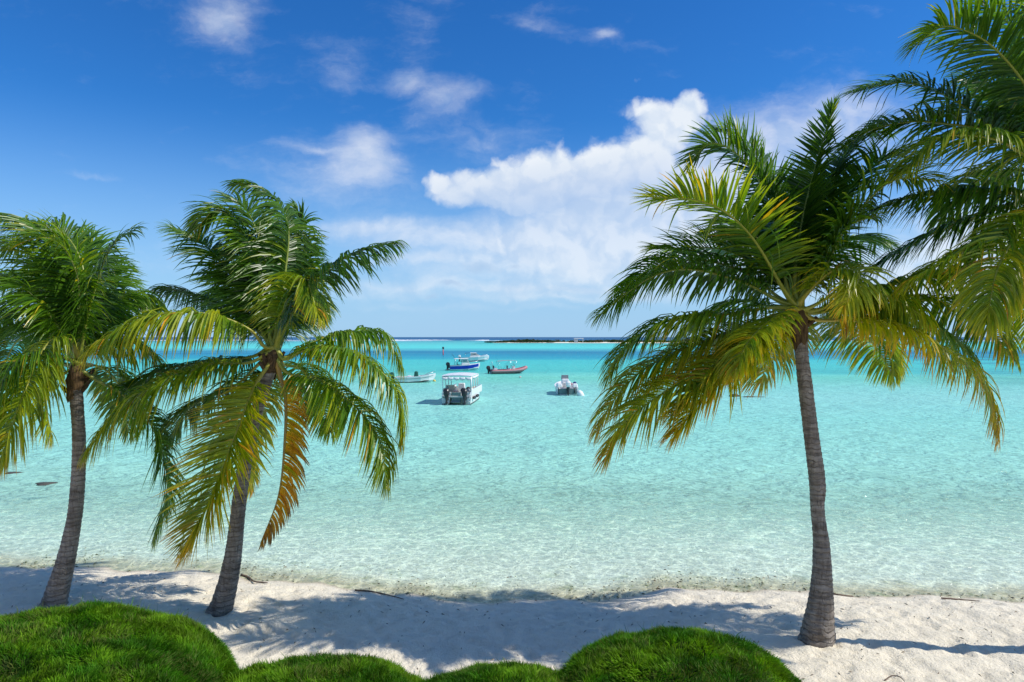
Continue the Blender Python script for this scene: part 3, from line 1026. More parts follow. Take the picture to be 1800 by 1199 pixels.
PALM_B = [  # second palm
    ([(485, 590), (500, 490), (507, 405), (487, 355), (450, 328), (415, 322)], .2, .14, 1.25, dict(wind=.7, twist=.6)),
    ([(475, 590), (460, 490), (420, 400), (380, 370), (343, 405)], .3, .22, 1.3, dict(wind=.7, twist=.5)),
    ([(465, 590), (420, 505), (365, 435), (302, 402)], .4, .2, 1.0, dict(wind=.8)),
    ([(500, 580), (535, 515), (575, 475), (625, 445), (697, 425)], -.25, .05, 1.5, dict(twist=.2, wind=-.2, label='frond reaching up to the right with its leaflets hanging below the rib')),
    ([(462, 590), (410, 550), (340, 518), (285, 508)], .5, .08, 1.3, {}),
    ([(465, 610), (440, 580), (380, 555), (305, 550), (230, 567), (150, 620)], -.8, .55, 1.8, dict(lmax=1.25, twist=-.25, fill=1.2, wind=.2, label='glossy yellow-green frond arching far out to the left')),
    ([(440, 637), (365, 642), (265, 682), (200, 732), (153, 797)], -.5, .50, 1.6, dict(lmax=1.2, twist=-.3, fill=1.2, wind=.2)),
    ([(472, 640), (448, 680), (418, 755), (385, 840), (335, 962)], -.75, .64, .50, dict(twist=.12, wind=.0, fill=1.5, lmax=1.35, label='long yellow-green frond hanging down in front of the trunk')),
    ([(492, 660), (502, 700), (501, 770), (490, 870), (458, 955)], -.3, 1.06, .9, dict(lmax=.72, fill=.9, twist=-.5, wind=1.0, sides=(1,), label='dying orange frond hanging straight down beside the trunk')),
    ([(500, 632), (540, 615), (605, 616), (660, 645), (695, 690), (706, 778)], -.3, .42, 1.6, {}),
    ([(500, 628), (555, 600), (615, 585), (670, 585), (706, 645)], .3, .38, 1.5, {}),
    ([(505, 655), (565, 670), (625, 715), (668, 775), (678, 852)], -.4, .42, 1.5, {}),
    ([(490, 590), (508, 515), (535, 490), (562, 560)], -.9, .48, 1.3, dict(length=2.3, lmax=.8, label='pale frond curling towards the viewer in the crown')),
    ([(450, 625), (410, 632), (290, 650), (200, 695)], .6, .1, 1.5, {}),
    ([(483, 590), (470, 480), (440, 380), (395, 345)], .6, .12, .9, dict(wind=1.0)),
    ([(490, 590), (512, 480), (530, 400), (518, 365)], .6, .1, 1.2, dict(wind=.6, lmax=.9)),
    ([(485, 590), (478, 500), (455, 430), (420, 410)], .5, .12, 1.0, dict(wind=1.0, length=3.4)),
    ([(492, 590), (515, 500), (530, 450), (545, 440)], .8, .08, 1.1, {}),
    ([(475, 590), (450, 520), (410, 470), (375, 480)], .5, .12, 1.2, dict(length=3.2)),
    ([(495, 600), (520, 540), (545, 530), (560, 560)], .9, .15, 1.4, {}),
    ([(470, 600), (440, 540), (400, 510), (370, 530)], .8, .1, 1.3, {}),
    ([(455, 640), (410, 680), (330, 720), (290, 790)], .5, .2, 1.5, {}),
    ([(470, 650), (455, 700), (430, 790), (440, 860)], .7, .6, 1.1, {}),
    ([(498, 640), (530, 650), (560, 690), (580, 760)], .85, .3, 1.5, {}),
]
PALM_C = [  # tall palm on the right
    ([(1392, 500), (1372, 400), (1340, 310), (1290, 240), (1262, 232)], .55, .08, .7, dict(wind=.4)),
    ([(1400, 505), (1428, 400), (1468, 300), (1520, 240), (1560, 232)], .5, .10, .8, dict(wind=.1)),
    ([(1372, 525), (1310, 480), (1230, 458), (1150, 470), (1090, 510)], .5, .15, 1.2, {}),
    ([(1366, 560), (1290, 590), (1200, 640), (1130, 700), (1095, 760)], .5, .45, 1.4, {}),
    ([(1425, 545), (1500, 540), (1590, 550), (1670, 590), (1720, 650)], .5, .35, 1.5, {}),
    ([(1379, 512), (1327, 424), (1278, 375), (1223, 352), (1143, 347)], -.3, .40, .55, dict(wind=.3, twist=.25, label='sunlit yellow-green frond sweeping up to the left')),
    ([(1382, 500), (1371, 424), (1338, 325), (1294, 270), (1250, 252), (1212, 285)], .25, .12, .6, dict(wind=.8)),
    ([(1396, 500), (1410, 390), (1437, 280), (1467, 182)], .3, .1, .35, dict(wind=.0, lmax=.72)),
    ([(1410, 512), (1443, 408), (1498, 325), (1558, 278), (1592, 276)], .2, .15, .7, {}),
    ([(1418, 505), (1470, 424), (1525, 353), (1580, 314), (1645, 320)], -.3, .3, .9, {}),
    ([(1370, 500), (1310, 455), (1250, 436), (1148, 438)], .5, .3, .7, {}),
    ([(1371, 530), (1305, 496), (1212, 474), (1140, 490), (1055, 553)], .2, .25, 1.2, dict(wind=.2)),
    ([(1365, 540), (1278, 553), (1168, 567), (1101, 611), (1072, 660)], -.2, .42, 1.5, {}),
    ([(1360, 555), (1250, 595), (1140, 644), (1080, 702), (1052, 758)], .2, .60, 1.4, {}),
    ([(1370, 570), (1300, 620), (1180, 682), (1100, 742), (1066, 806)], -.3, .66, 1.2, {}),
    ([(1370, 560), (1327, 597), (1250, 657), (1178, 732)], -.5, .66, .9, dict(length=3.6, lmax=.85, label='yellowing frond hanging towards the viewer, left of the trunk')),
    ([(1380, 580), (1305, 630), (1240, 695), (1188, 765)], -.3, .66, 1.1, {}),
    ([(1385, 545), (1340, 575), (1310, 610), (1296, 650)], -.9, .55, 1.2, dict(length=2.4, lmax=.8)),
    ([(1415, 520), (1465, 476), (1510, 484), (1480, 545)], -.9, .60, 1.1, dict(length=2.5, lmax=.8, label='yellow frond pointing at the viewer with its tip bent down')),
    ([(1435, 545), (1498, 522), (1580, 497), (1663, 476), (1782, 480)], .1, .42, 1.6, {}),
    ([(1430, 562), (1509, 564), (1608, 588), (1690, 633), (1735, 690), (1748, 765)], -.2, .68, 1.5, dict(label='long drooping frond with dry orange tip right of the trunk')),
    ([(1435, 550), (1525, 534), (1635, 529), (1718, 556), (1778, 628)], .4, .35, 1.4, {}),
    ([(1385, 590), (1355, 620), (1338, 672)], .7, .6, 1.2, dict(length=3.2)),
    ([(1390, 500), (1385, 420), (1365, 340), (1330, 300)], .6, .1, .8, {}),
    ([(1400, 500), (1420, 420), (1440, 350), (1470, 320)], .6, .1, .8, {}),
    ([(1385, 510), (1350, 440), (1300, 400), (1240, 410)], .7, .12, .9, {}),
    ([(1410, 510), (1450, 450), (1500, 420), (1560, 430)], .7, .15, 1.1, {}),
    ([(1385, 515), (1360, 450), (1320, 420), (1280, 440)], .6, .15, .9, {}),
    ([(1370, 545), (1310, 530), (1250, 550), (1190, 600)], .7, .3, 1.4, {}),
    ([(1430, 560), (1480, 570), (1530, 600), (1570, 660)], .8, .4, 1.4, {}),
    ([(1410, 520), (1450, 470), (1490, 400), (1540, 380)], -.2, .25, 1.0, dict(length=3.2)),
    ([(1425, 540), (1490, 510), (1560, 520), (1630, 560)], -.3, .45, 1.6, dict(length=3.4)),
    ([(1380, 560), (1330, 590), (1270, 650), (1240, 700)], .6, .5, 1.3, {}),
]
HD = (1868, 318)
PALM_D = [  # palm past the right edge
    ([(1840, 220), (1800, 146), (1747, 84), (1697, 54), (1655, 48), (1607, 82)], -.2, .2, .8, dict(wind=.4)),
    ([(1800, 245), (1713, 198), (1659, 167), (1597, 146), (1551, 150), (1503, 162)], .2, .1, .8, dict(wind=.3)),
    ([(1810, 270), (1750, 232), (1647, 216), (1597, 215), (1534, 228), (1482, 260)], .3, .2, 1.0, dict(wind=.3)),
    ([(1840, 290), (1800, 272), (1751, 246), (1688, 238), (1638, 248), (1588, 302)], -.25, .45, 1.3, {}),
    ([(1840, 330), (1800, 342), (1751, 337), (1680, 337), (1605, 347), (1530, 372)], .2, .12, 1.5, {}),
    ([(1840, 345), (1788, 360), (1730, 375), (1647, 408), (1584, 442), (1523, 477)], .4, .12, 1.5, {}),
    ([(1840, 350), (1800, 371), (1738, 417), (1667, 458), (1590, 502)], -.3, .40, 1.4, {}),
    ([(1850, 240), (1830, 150), (1780, 50), (1715, 0)], .2, .2, .8, {}),
    ([(1865, 230), (1850, 120), (1820, 20), (1780, -60)], -.3, .3, .7, {}),
    ([(1850, 360), (1800, 400), (1755, 470), (1735, 560)], -.5, .5, 1.3, {}),
    ([(1845, 270), (1790, 200), (1740, 150), (1690, 140)], .7, .1, 1.0, {}),
    ([(1860, 240), (1840, 170), (1800, 110), (1760, 100)], .7, .12, 1.0, {}),
    ([(1835, 310), (1770, 300), (1700, 330), (1650, 390)], .7, .2, 1.5, {}),
    ([(1855, 250), (1830, 190), (1790, 170), (1750, 200)], .5, .15, 1.2, {}),
    ([(1900, 230), (1920, 120), (1960, 30), (2030, 0)], .2, .2, .8, {}),
    ([(1900, 260), (1960, 180), (2050, 140), (2150, 180)], .2, .2, 1.1, {}),
    ([(1900, 300), (1980, 270), (2080, 290), (2170, 380)], -.2, .3, 1.4, {}),
    ([(1900, 330), (1980, 350), (2060, 420), (2100, 520)], .3, .4, 1.4, {}),
    ([(1880, 360), (1910, 430), (1930, 520), (1930, 620)], -.3, .5, 1.2, {}),
    ([(1900, 310), (1960, 290), (2010, 320), (2040, 390)], -.8, .3, 1.3, {}),
    ([(1855, 360), (1830, 430), (1815, 500), (1820, 600)], .6, .5, 1.3, {}),
    ([(1880, 250), (1900, 160), (1910, 110), (1905, 70)], .8, .1, .9, {}),
]

make_palm('leftmost palm, its dark trunk leaning right and its crown cut by the photo edge', (97, 1058), 14.35, 14.2,
          [(92, 1068), (99, 1046), (120, 965), (134, 885), (139, 792), (136, 720), (132, 680)], [56, 46, 33, 27, 25, 24, 27], (135, 640), PALM_A, 11)
make_palm('wind-blown palm with a dying orange frond beside its leaning trunk, second from left', (390, 1068), 14.1, 13.9,
          [(384, 1078), (394, 1050), (409, 980), (421, 880), (437, 780), (458, 700), (476, 645)], [56, 45, 34, 28, 26, 26, 29], (482, 612), PALM_B, 12)
make_palm('palm with full spreading crown, its curved grey trunk standing alone on the right sand', (1437, 1120), 12.6, 12.4,
          [(1435, 1132), (1438, 1105), (1443, 1050), (1444, 960), (1437, 895), (1437, 850), (1428, 780), (1417, 690), (1409, 620), (1405, 585)], [68, 60, 46, 32, 27, 32, 30, 29, 26, 30], (1402, 540), PALM_C, 13, 4.3)
make_palm('palm at the right photo edge, only its dark fronds reaching into view', (1960, 1140), 12.1, 12.0,
          [(1965, 1152), (1958, 1110), (1940, 960), (1920, 780), (1900, 600), (1882, 440), (1872, 365)], [66, 56, 38, 33, 31, 29, 31], HD, PALM_D, 14, 4.2)


# ------------------------------------------------------------------ clipped shrubs in front
def make_shrub(label, cx, cy, rx, ry, z0, ztop, seed, density=6500):
    rng = np.random.default_rng(seed)
    hz = ztop - z0
    n_a, n_r = 72, 30

    def surf_pt(th, a):
        """th 0 at the top, 1 at the ground"""
        s = np.sin(th * np.pi / 2) ** 0.9
        c = np.cos(th * np.pi / 2) ** 0.75
        x, y = cx + rx * s * np.cos(a), cy + ry * s * np.sin(a)
        bump = (fbm2(x * 1.1 + seed, y * 1.1, 3, seed) - .5) * 0.26 + (fbm2(x * 4 + seed, y * 4, 3, seed + 3) - .5) * 0.10
        return np.stack([x, y, z0 + hz * c + bump * np.minimum(1, c * 2 + .2)], -1)
    TH, A = np.meshgrid(np.linspace(0, 1, n_r), np.linspace(0, 2 * np.pi, n_a, endpoint=False), indexing='ij')
    V = surf_pt(TH, A) - np.array([0, 0, .05])
    idx = np.arange(n_r * n_a).reshape(n_r, n_a)
    nxt = np.roll(idx, -1, axis=1)
    faces = np.stack([idx[:-1], idx[1:], nxt[1:], nxt[:-1]], -1).reshape(-1, 4)
    o = np.array([cx, cy, z0])
    root = empty('clipped_shrub', o)
    tag(root, label, 'shrub', 'rounded clipped shrubs in front of the beach')
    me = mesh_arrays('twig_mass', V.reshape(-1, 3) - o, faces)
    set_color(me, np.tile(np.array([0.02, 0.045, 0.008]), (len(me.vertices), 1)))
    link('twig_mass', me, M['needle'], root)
    area = np.pi * rx * ry * 1.6
    n = int(area * density)
    th, a = np.sqrt(rng.random(n)) * .99, rng.uniform(0, 2 * np.pi, n)
    p = surf_pt(th, a)
    e = 0.012
    n1 = surf_pt(np.clip(th + e, 0, 1), a) - p
    n2 = surf_pt(th, a + e / np.maximum(th, .1)) - p
    nr = norm(np.cross(n1, n2))
    nr[nr[:, 2] < 0] *= -1
    x, y = p[:, 0], p[:, 1]
    # sprays lie over in tufts
    tx = fbm2(x * 5 + 3, y * 5, 2, seed + 5) - .5
    ty = fbm2(x * 5 + 31, y * 5 + 7, 2, seed + 6) - .5
    tuft = fbm2(x * 3.2 + seed, y * 3.2, 3, seed + 9)
    lean = np.stack([tx * 2.2, ty * 2.2, 0 * tx + .35], -1)
    dr = norm(nr * .8 + lean + rng.normal(0, .5, (n, 3)))
    ll = (0.035 + 0.075 * tuft) * rng.uniform(.6, 1.35, n)
    long_ = rng.random(n) < .008
    ll[long_] *= 1.9
    wd = rng.uniform(.0035, .0065, n)
    sd = norm(np.cross(dr, rng.normal(size=(n, 3))))
    bend = norm(dr + np.stack([tx * 1.5, ty * 1.5, -.25 + 0 * tx], -1))
    p0 = p - nr * .07
    p1 = p0 + dr * (ll * .6 + .04)[:, None]
    p2 = p1 + bend * (ll * .6)[:, None]
    W = np.stack([p0 - sd * wd[:, None], p0 + sd * wd[:, None], p1 + sd * (wd * .8)[:, None], p1 - sd * (wd * .8)[:, None], p2], 1)
    i = np.arange(n) * 5
    tri = np.concatenate([np.stack([i, i + 1, i + 2], -1), np.stack([i, i + 2, i + 3], -1), np.stack([i + 3, i + 2, i + 4], -1)])
    me = mesh_arrays('foliage', W.reshape(-1, 3) - o, tri, False)
    g1, g2, dry = np.array([0.060, 0.200, 0.006]), np.array([0.200, 0.380, 0.014]), np.array([0.20, 0.19, 0.06])
    k = np.clip((fbm2(x * 2.6 + 7, y * 2.6, 4, seed + 12) - .38) * 3.4 + rng.normal(0, .18, n), 0, 1)[:, None]
    c = (g1 * (1 - k) + g2 * k) * (0.55 + 0.6 * np.clip((fbm2(x * 6 + 3, y * 6, 3, seed + 30) - .3) * 2.2, 0, 1))[:, None]
    dm = ((fbm2(x * 1.7 + 17, y * 1.7, 3, seed + 20) > .60) & (rng.random(n) < .35)) | (rng.random(n) < .035)
    c[dm] = c[dm] * .45 + dry * .55
    c = c * rng.uniform(.7, 1.3, (n, 1))
    set_color(me, np.repeat(c, 5, 0))
    fo = link('foliage', me, M['needle'], root)
    fo['kind'] = 'stuff'


make_shrub('biggest rounded green shrub, left, in front of the two left palms', -6.25, 8.8, 2.70, 2.3, .55, 2.22, 3)
make_shrub('low green shrub between the biggest shrub and the smallest middle one', -2.68, 8.7, 1.95, 1.6, .55, 1.63, 5)
make_shrub('smallest green shrub mound, peeping up at the middle of the bottom edge', -0.12, 8.6, 1.72, 1.5, .55, 1.55, 7)
make_shrub('pointed green shrub mound before the right palm trunk', 2.18, 8.9, 1.85, 1.75, .55, 1.95, 9)
make_shrub('shrub of which only a tip shows in the lower right corner', 7.35, 8.5, 1.5, 1.4, .55, 1.16, 15, 3000)


# ------------------------------------------------------------------ boats
def hull_open(stations, sole, gun=0.12):
    """stations: (x, half breadth at the rail, at the chine, z keel, z chine, z rail); an open shell with a floor"""
    secs = []
    for (x, b, c, zk, zc, zs) in stations:
        ib = max(b - gun, .01)
        zf = min(max(sole, zk + .05), zs - .05)
        half = [(x, 0, zf), (x, max(ib - .05, .005), zf), (x, ib, zs), (x, b, zs + .015), (x, b * 1.0, zs - .05), (x, (b + c) / 2, (zs + zc) / 2), (x, c, zc), (x, 0, zk)]
        secs.append(half + [(px, -py, pz) for (px, py, pz) in reversed(half[1:-1])])
    mb = MB()
    mb.loft(secs, True, False)
    return mb


def side_band(stations, lo, hi, out=.02):
    """strip along both sides between heights lo..hi (0 chine, 1 rail)"""
    mb = MB()
    for s in (-1, 1):
        secs = []
        for (x, b, c, zk, zc, zs) in stations:
            def q(f):
                return c + (b - c) * f + out, zc + (zs - zc) * f
            (b0, z0), (b1, z1) = q(lo), q(hi)
            secs.append([(x, s * b0, z0), (x, s * b1, z1), (x, s * (b1 - .03), z1), (x, s * (b0 - .03), z0)])
        mb.loft(secs, True)
    return mb


def outboard(parent, x, y, z, color, s=1.0, tilt=0.0):
    """engine hung on a transom at x, y; z is the height of its bracket"""
    def R(p):
        a = tilt
        return (x + (p[0] * math.cos(a) - p[2] * math.sin(a)) * s, y + p[1] * s, z + (p[0] * math.sin(a) + p[2] * math.cos(a)) * s)
    def block(secs):
        mb = MB()
        rows = []
        for (zz, x0, x1, w_, cx_) in secs:
            c = .25 * w_
            ring = [(x0 + cx_, -w_ / 2 + c), (x0 + c, -w_ / 2), (x1 - c, -w_ / 2), (x1, -w_ / 2 + c), (x1, w_ / 2 - c), (x1 - c, w_ / 2), (x0 + c, w_ / 2), (x0 + cx_, w_ / 2 - c)]
            rows.append([R((a, b, zz)) for a, b in ring])
        return mb.loft(rows, True)
    cowl = block([(.20, -.58, .0, .36, 0), (.36, -.66, .03, .44, 0), (.62, -.64, .0, .42, 0), (.76, -.54, -.10, .32, .03), (.80, -.46, -.2, .2, .03)])
    o = cowl.build('outboard_motor', M[color], parent)
    leg = block([(-.75, -.36, -.16, .07, 0), (-.30, -.42, -.14, .12, 0), (.0, -.46, -.08, .2, 0), (.20, -.52, -.04, .28, 0)])
    leg.box(R((-.30, 0, -.42)), (.55 * s, .24 * s, .03 * s))
    leg.tube([R((-.62, 0, -.66)), R((-.3, 0, -.66)), R((-.08, 0, -.66))], [.05 * s, .065 * s, .02 * s], 8)
    leg.build('drive_leg', M['dark'], o)
    pr = MB()
    for k in range(3):
        a = k * 2.094
        pr.add([R((-.60, 0, -.66)), R((-.62, .17 * math.cos(a), -.66 + .17 * math.sin(a))), R((-.66, .17 * math.cos(a + .7), -.66 + .17 * math.sin(a + .7)))], [(0, 1, 2)])
        pr.add([R((-.62, 0, -.66)), R((-.64, .17 * math.cos(a), -.66 + .17 * math.sin(a))), R((-.68, .17 * math.cos(a + .7), -.66 + .17 * math.sin(a + .7)))], [(0, 2, 1)])
    pr.build('propeller', M['steel'], o)
    br = MB().box(R((-.03, 0, .0)), (.14 * s, .26 * s, .42 * s))
    br.build('bracket', M['dark'], o)
    return o


def boat_root(label, px, py, heading, name='motor_boat'):
    p = on_level(px, py)
    r = empty(name, p, math.radians(heading))
    tag(r, label, 'boat', 'boats moored in the lagoon')
    return r


def tour_boat():
    # stern towards the beach; x runs forward
    b = boat_root('white canopied pontoon boat with two black outboards, nearest to the beach', 802, 711.5, 85, 'tour_boat')
    for s in (-1, 1):
        st = [(0.0, .36, .30, -.25, .05, .62), (2.5, .38, .33, -.28, .02, .62), (5.5, .36, .28, -.25, .05, .70), (7.2, .22, .12, -.05, .2, .82), (8.0, .03, .02, .45, .5, .92)]
        mb = hull_open(st, .6)
        mb.v = [(q[0], q[1] + s * .95, q[2]) for q in mb.v]
        mb.build('hull', M['white'], b)
        bt = MB()
        secs = [[(x, s * .95 - c - .012, -.1), (x, s * .95 + c + .012, -.1), (x, s * .95 + c + .012, .10), (x, s * .95 - c - .012, .10)] for (x, _, c, _, _, _) in st[:4]]
        bt.loft(secs, True)
        bt.build('boot_stripe', M['dark'], b)
    MB().box((3.7, 0, .70), (7.4, 2.62, .14), bev=.03).build('deck', M['offwhite'], b)
    for s in (-1, 1):
        MB().box((3.9, s * 1.29, 1.02), (7.0, .06, .56), bev=.02).build('side_panel', M['white'], b)
        MB().tube([(.5, s * 1.30, 1.33), (4, s * 1.31, 1.34), (7.2, s * 1.2, 1.36)], .03, 6).build('side_rail', M['steel'], b)
    MB().box((.10, .02, .62), (.10, .86, .92), bev=.03).build('stern_gate', M['teal'], b)
    tr = MB().box((.16, -.88, .88), (.08, .84, .46), bev=.02)
    tr.box((.16, .90, .88), (.08, .84, .46), bev=.02).build('transom_panel', M['white'], b)
    MB().box((-.12, .02, .26), (.5, .86, .06), bev=.02).build('swim_step', M['grey'], b)
    outboard(b, .02, .82, .62, 'black', 1.05)
    outboard(b, .02, -.78, .62, 'black', 1.05)
    lad = MB()
    for yy in (-1.12, -.84):
        lad.tube([(-.12, -yy * 0 + yy - .12, -.2), (-.08, yy - .12, .7), (.15, yy - .12, 1.25)], .022, 6)
    for zz in (0, .3, .6):
        lad.tube([(-.11, -1.24, zz), (-.11, -.96, zz)], .02, 6)
    lad.build('boarding_ladder', M['steel'], b)
    # canopy with its side curtains rolled up under the edge
    secs = []
    for x in (.25, 1.0, 2.4, 3.8, 4.7):
        row = [(x, yy, 2.58 + .09 * (1 - (yy / 1.35) ** 2) - (.05 if x in (.25, 4.7) else 0)) for yy in (-1.36, -.9, -.3, .3, .9, 1.36)]
        row += [(x, yy, 2.50) for yy in (1.36, .9, .3, -.3, -.9, -1.36)]
        secs.append(row)
    MB().loft(secs, True).build('canopy', M['white'], b)
    for k in range(5):
        y0 = -1.3 + k * .53
        MB().tube([(.27, y0, 2.36), (.26, y0 + .12, 2.30), (.25, y0 + .26, 2.27), (.26, y0 + .40, 2.31), (.27, y0 + .5, 2.37)], [.07, .12, .14, .12, .07], 8).build('rolled_curtain', M['canvas'], b)
    for s in (-1, 1):
        MB().tube([(.5, s * 1.33, 2.38), (2.2, s * 1.34, 2.33), (3.4, s * 1.33, 2.36), (4.6, s * 1.33, 2.38)], [.07, .10, .09, .07], 8).build('rolled_curtain', M['canvas'], b)
    for (x, sl) in ((.35, .0), (1.8, .0), (3.2, .0), (4.5, .25)):
        for s in (-1, 1):
            wdt = .15 if x == .35 and s == -1 else .07
            MB().tube([(x + sl, s * 1.27, 1.25), (x, s * 1.29, 2.52)], wdt / 2, 8).build('canopy_post', M['white'], b)
    for s in (-1, 1):
        bs = MB().box((3.6, s * .98, .98), (3.6, .46, .40), bev=.04)
        seat = bs.build('bench', M['offwhite'], b)
        MB().box((3.6, s * .98, 1.22), (3.5, .44, .09), bev=.03).build('cushion', M['cream'], seat)
    hs = MB().box((1.4, .75, 1.05), (.55, .9, .55), bev=.05)
    hs = hs.build('helm_seat', M['cream'], b)
    MB().box((1.18, .75, 1.42), (.16, .9, .5), .9, bev=.05).build('backrest', M['cream'], hs)
    MB().box((5.2, .35, 1.15), (.5, .7, .85), .85, bev=.05).build('console', M['white'], b)
    for (x, y, sx, sy, sz, mt, nm) in ((.55, -.55, .42, .50, .34, 'black', 'gear_bag'), (.85, -.95, .45, .42, .42, 'dark', 'gear_bag'), (.55, -1.02, .3, .3, .3, 'grey', 'gear_bag'),
                                      (.42, .12, .26, .58, .14, 'pink', 'life_vest'), (.34, .92, .22, .46, .18, 'yellow', 'storage_tub'), (.75, .95, .3, .22, .5, 'teal', 'dive_bag')):
        o = MB().box((x, y, .77 + .34 + sz / 2), (sx, sy, sz), .8, bev=.07).build(nm, M[mt], None)
        o.location = Matrix.Rotation(math.radians(85), 4, 'Z') @ Vector((0, 0, 0)) + b.location
        o.rotation_euler = (0, 0, math.radians(85))
        CARGO.append((o, nm, mt))
    for (x, z) in ((1.2, .55), (3.2, .55)):
        MB().tube([(x - .42, -1.42, z), (x - .3, -1.45, z), (x + .3, -1.45, z), (x + .42, -1.42, z)], [.06, .14, .14, .06], 10).build('fender', M['black'], b)


CARGO = []
tour_boat()
LBL = {('gear_bag', 'black'): ('black gear bag on the canopied pontoon boat stern', 'bag'), ('gear_bag', 'dark'): ('dark grey bulky bag at the stern right corner of the pontoon boat', 'bag'),
       ('gear_bag', 'grey'): ('light grey small bag behind the pontoon boat outboard', 'bag'), ('life_vest', 'pink'): ('faded pink-red vest laid over the pontoon boat stern gate', 'life vest'),
       ('storage_tub', 'yellow'): ('yellow tub on the left stern corner of the pontoon boat', 'tub'), ('dive_bag', 'teal'): ('upright grey-green bag against the pontoon boat cream seat', 'bag')}
for o, nm, mt in CARGO:
    tag(o, *LBL[(nm, mt)], group='gear on the pontoon boat')


def blue_boat():
    b = boat_root('fishing boat with bright blue hull sides and white hardtop', 813, 650.8, 9, 'fishing_boat')
    st = [(-2.3, 1.02, .86, -.22, .10, .86), (-.5, 1.06, .92, -.26, .10, .92), (1.0, 1.0, .80, -.25, .16, 1.02), (2.2, .66, .42, -.12, .34, 1.16), (2.9, .26, .12, .20, .62, 1.28), (3.15, .03, .02, .85, .95, 1.33)]
    hull_open(st, .42).build('hull', M['white'], b)
    side_band(st[:-1], .16, .86).build('side_stripe', M['blue'], b)
    MB().loft([[(x, bb - .1, zs + .02), (x, -bb + .1, zs + .02), (x, -bb + .1, zs - .06), (x, bb - .1, zs - .06)] for (x, bb, _, _, _, zs) in st[2:-1]], True).build('foredeck', M['white'], b)
    br = MB().tube([(0.9, -.95, 1.05), (1.2, -.92, 1.42), (2.6, -.42, 1.62), (3.1, 0, 1.68), (2.6, .42, 1.62), (1.2, .92, 1.42), (.9, .95, 1.05)], .025, 6)
    br.build('bow_rail', M['steel'], b)
    cab = MB()
    cab.loft([[(-.2, -.78, 1.0), (-.2, .78, 1.0), (1.35, .70, 1.0), (1.35, -.70, 1.0)], [(-.1, -.76, 1.35), (-.1, .76, 1.35), (1.2, .66, 1.35), (1.2, -.66, 1.35)]], True)
    cab.build('cabin', M['white'], b)
    gl = MB()
    gl.loft([[(-.1, -.74, 1.35), (-.1, .74, 1.35), (1.18, .64, 1.35), (1.18, -.64, 1.35)], [(-.1, -.68, 2.0), (-.1, .68, 2.0), (.72, .58, 2.0), (.72, -.58, 2.0)]], True)
    gl.build('windshield', M['glass'], b)
    for (x, y) in ((-.1, -.72), (-.1, .72), (.95, -.62), (.95, .62)):
        MB().tube([(x + (.2 if x > 0 else 0), y, 1.3), (x - (.2 if x > 0 else 0), y * .95, 2.05)], .035, 6).build('window_post', M['white'], b)
    MB().box((-.25, 0, 2.09), (2.6, 1.7, .10), .94, bev=.03).build('hardtop', M['white'], b)
    for s in (-1, 1):
        MB().tube([(-1.4, s * .8, .95), (-1.3, s * .78, 2.06)], .03, 6).build('top_support', M['steel'], b)
        MB().tube([(-1.35, s * .84, 2.1), (-1.9, s * 1.0, 3.0)], .014, 5).build('fishing_rod', M['dark'], b)
    st_ = MB().box((-.75, .35, .72), (.45, .5, .6), bev=.05)
    st_.box((-.95, .35, 1.2), (.12, .5, .5), bev=.04)
    st_.build('helm_seat', M['black'], b)
    MB().box((-1.85, 0, .62), (.5, 1.5, .42), bev=.06).build('stern_bench', M['dark'], b)
    MB().box((-2.55, 0, .12), (.6, 1.7, .08)).build('swim_step', M['grey'], b)
    outboard(b, -2.38, .40, .62, 'black', 1.0, -.12)
    outboard(b, -2.38, -.40, .62, 'black', 1.0, -.12)


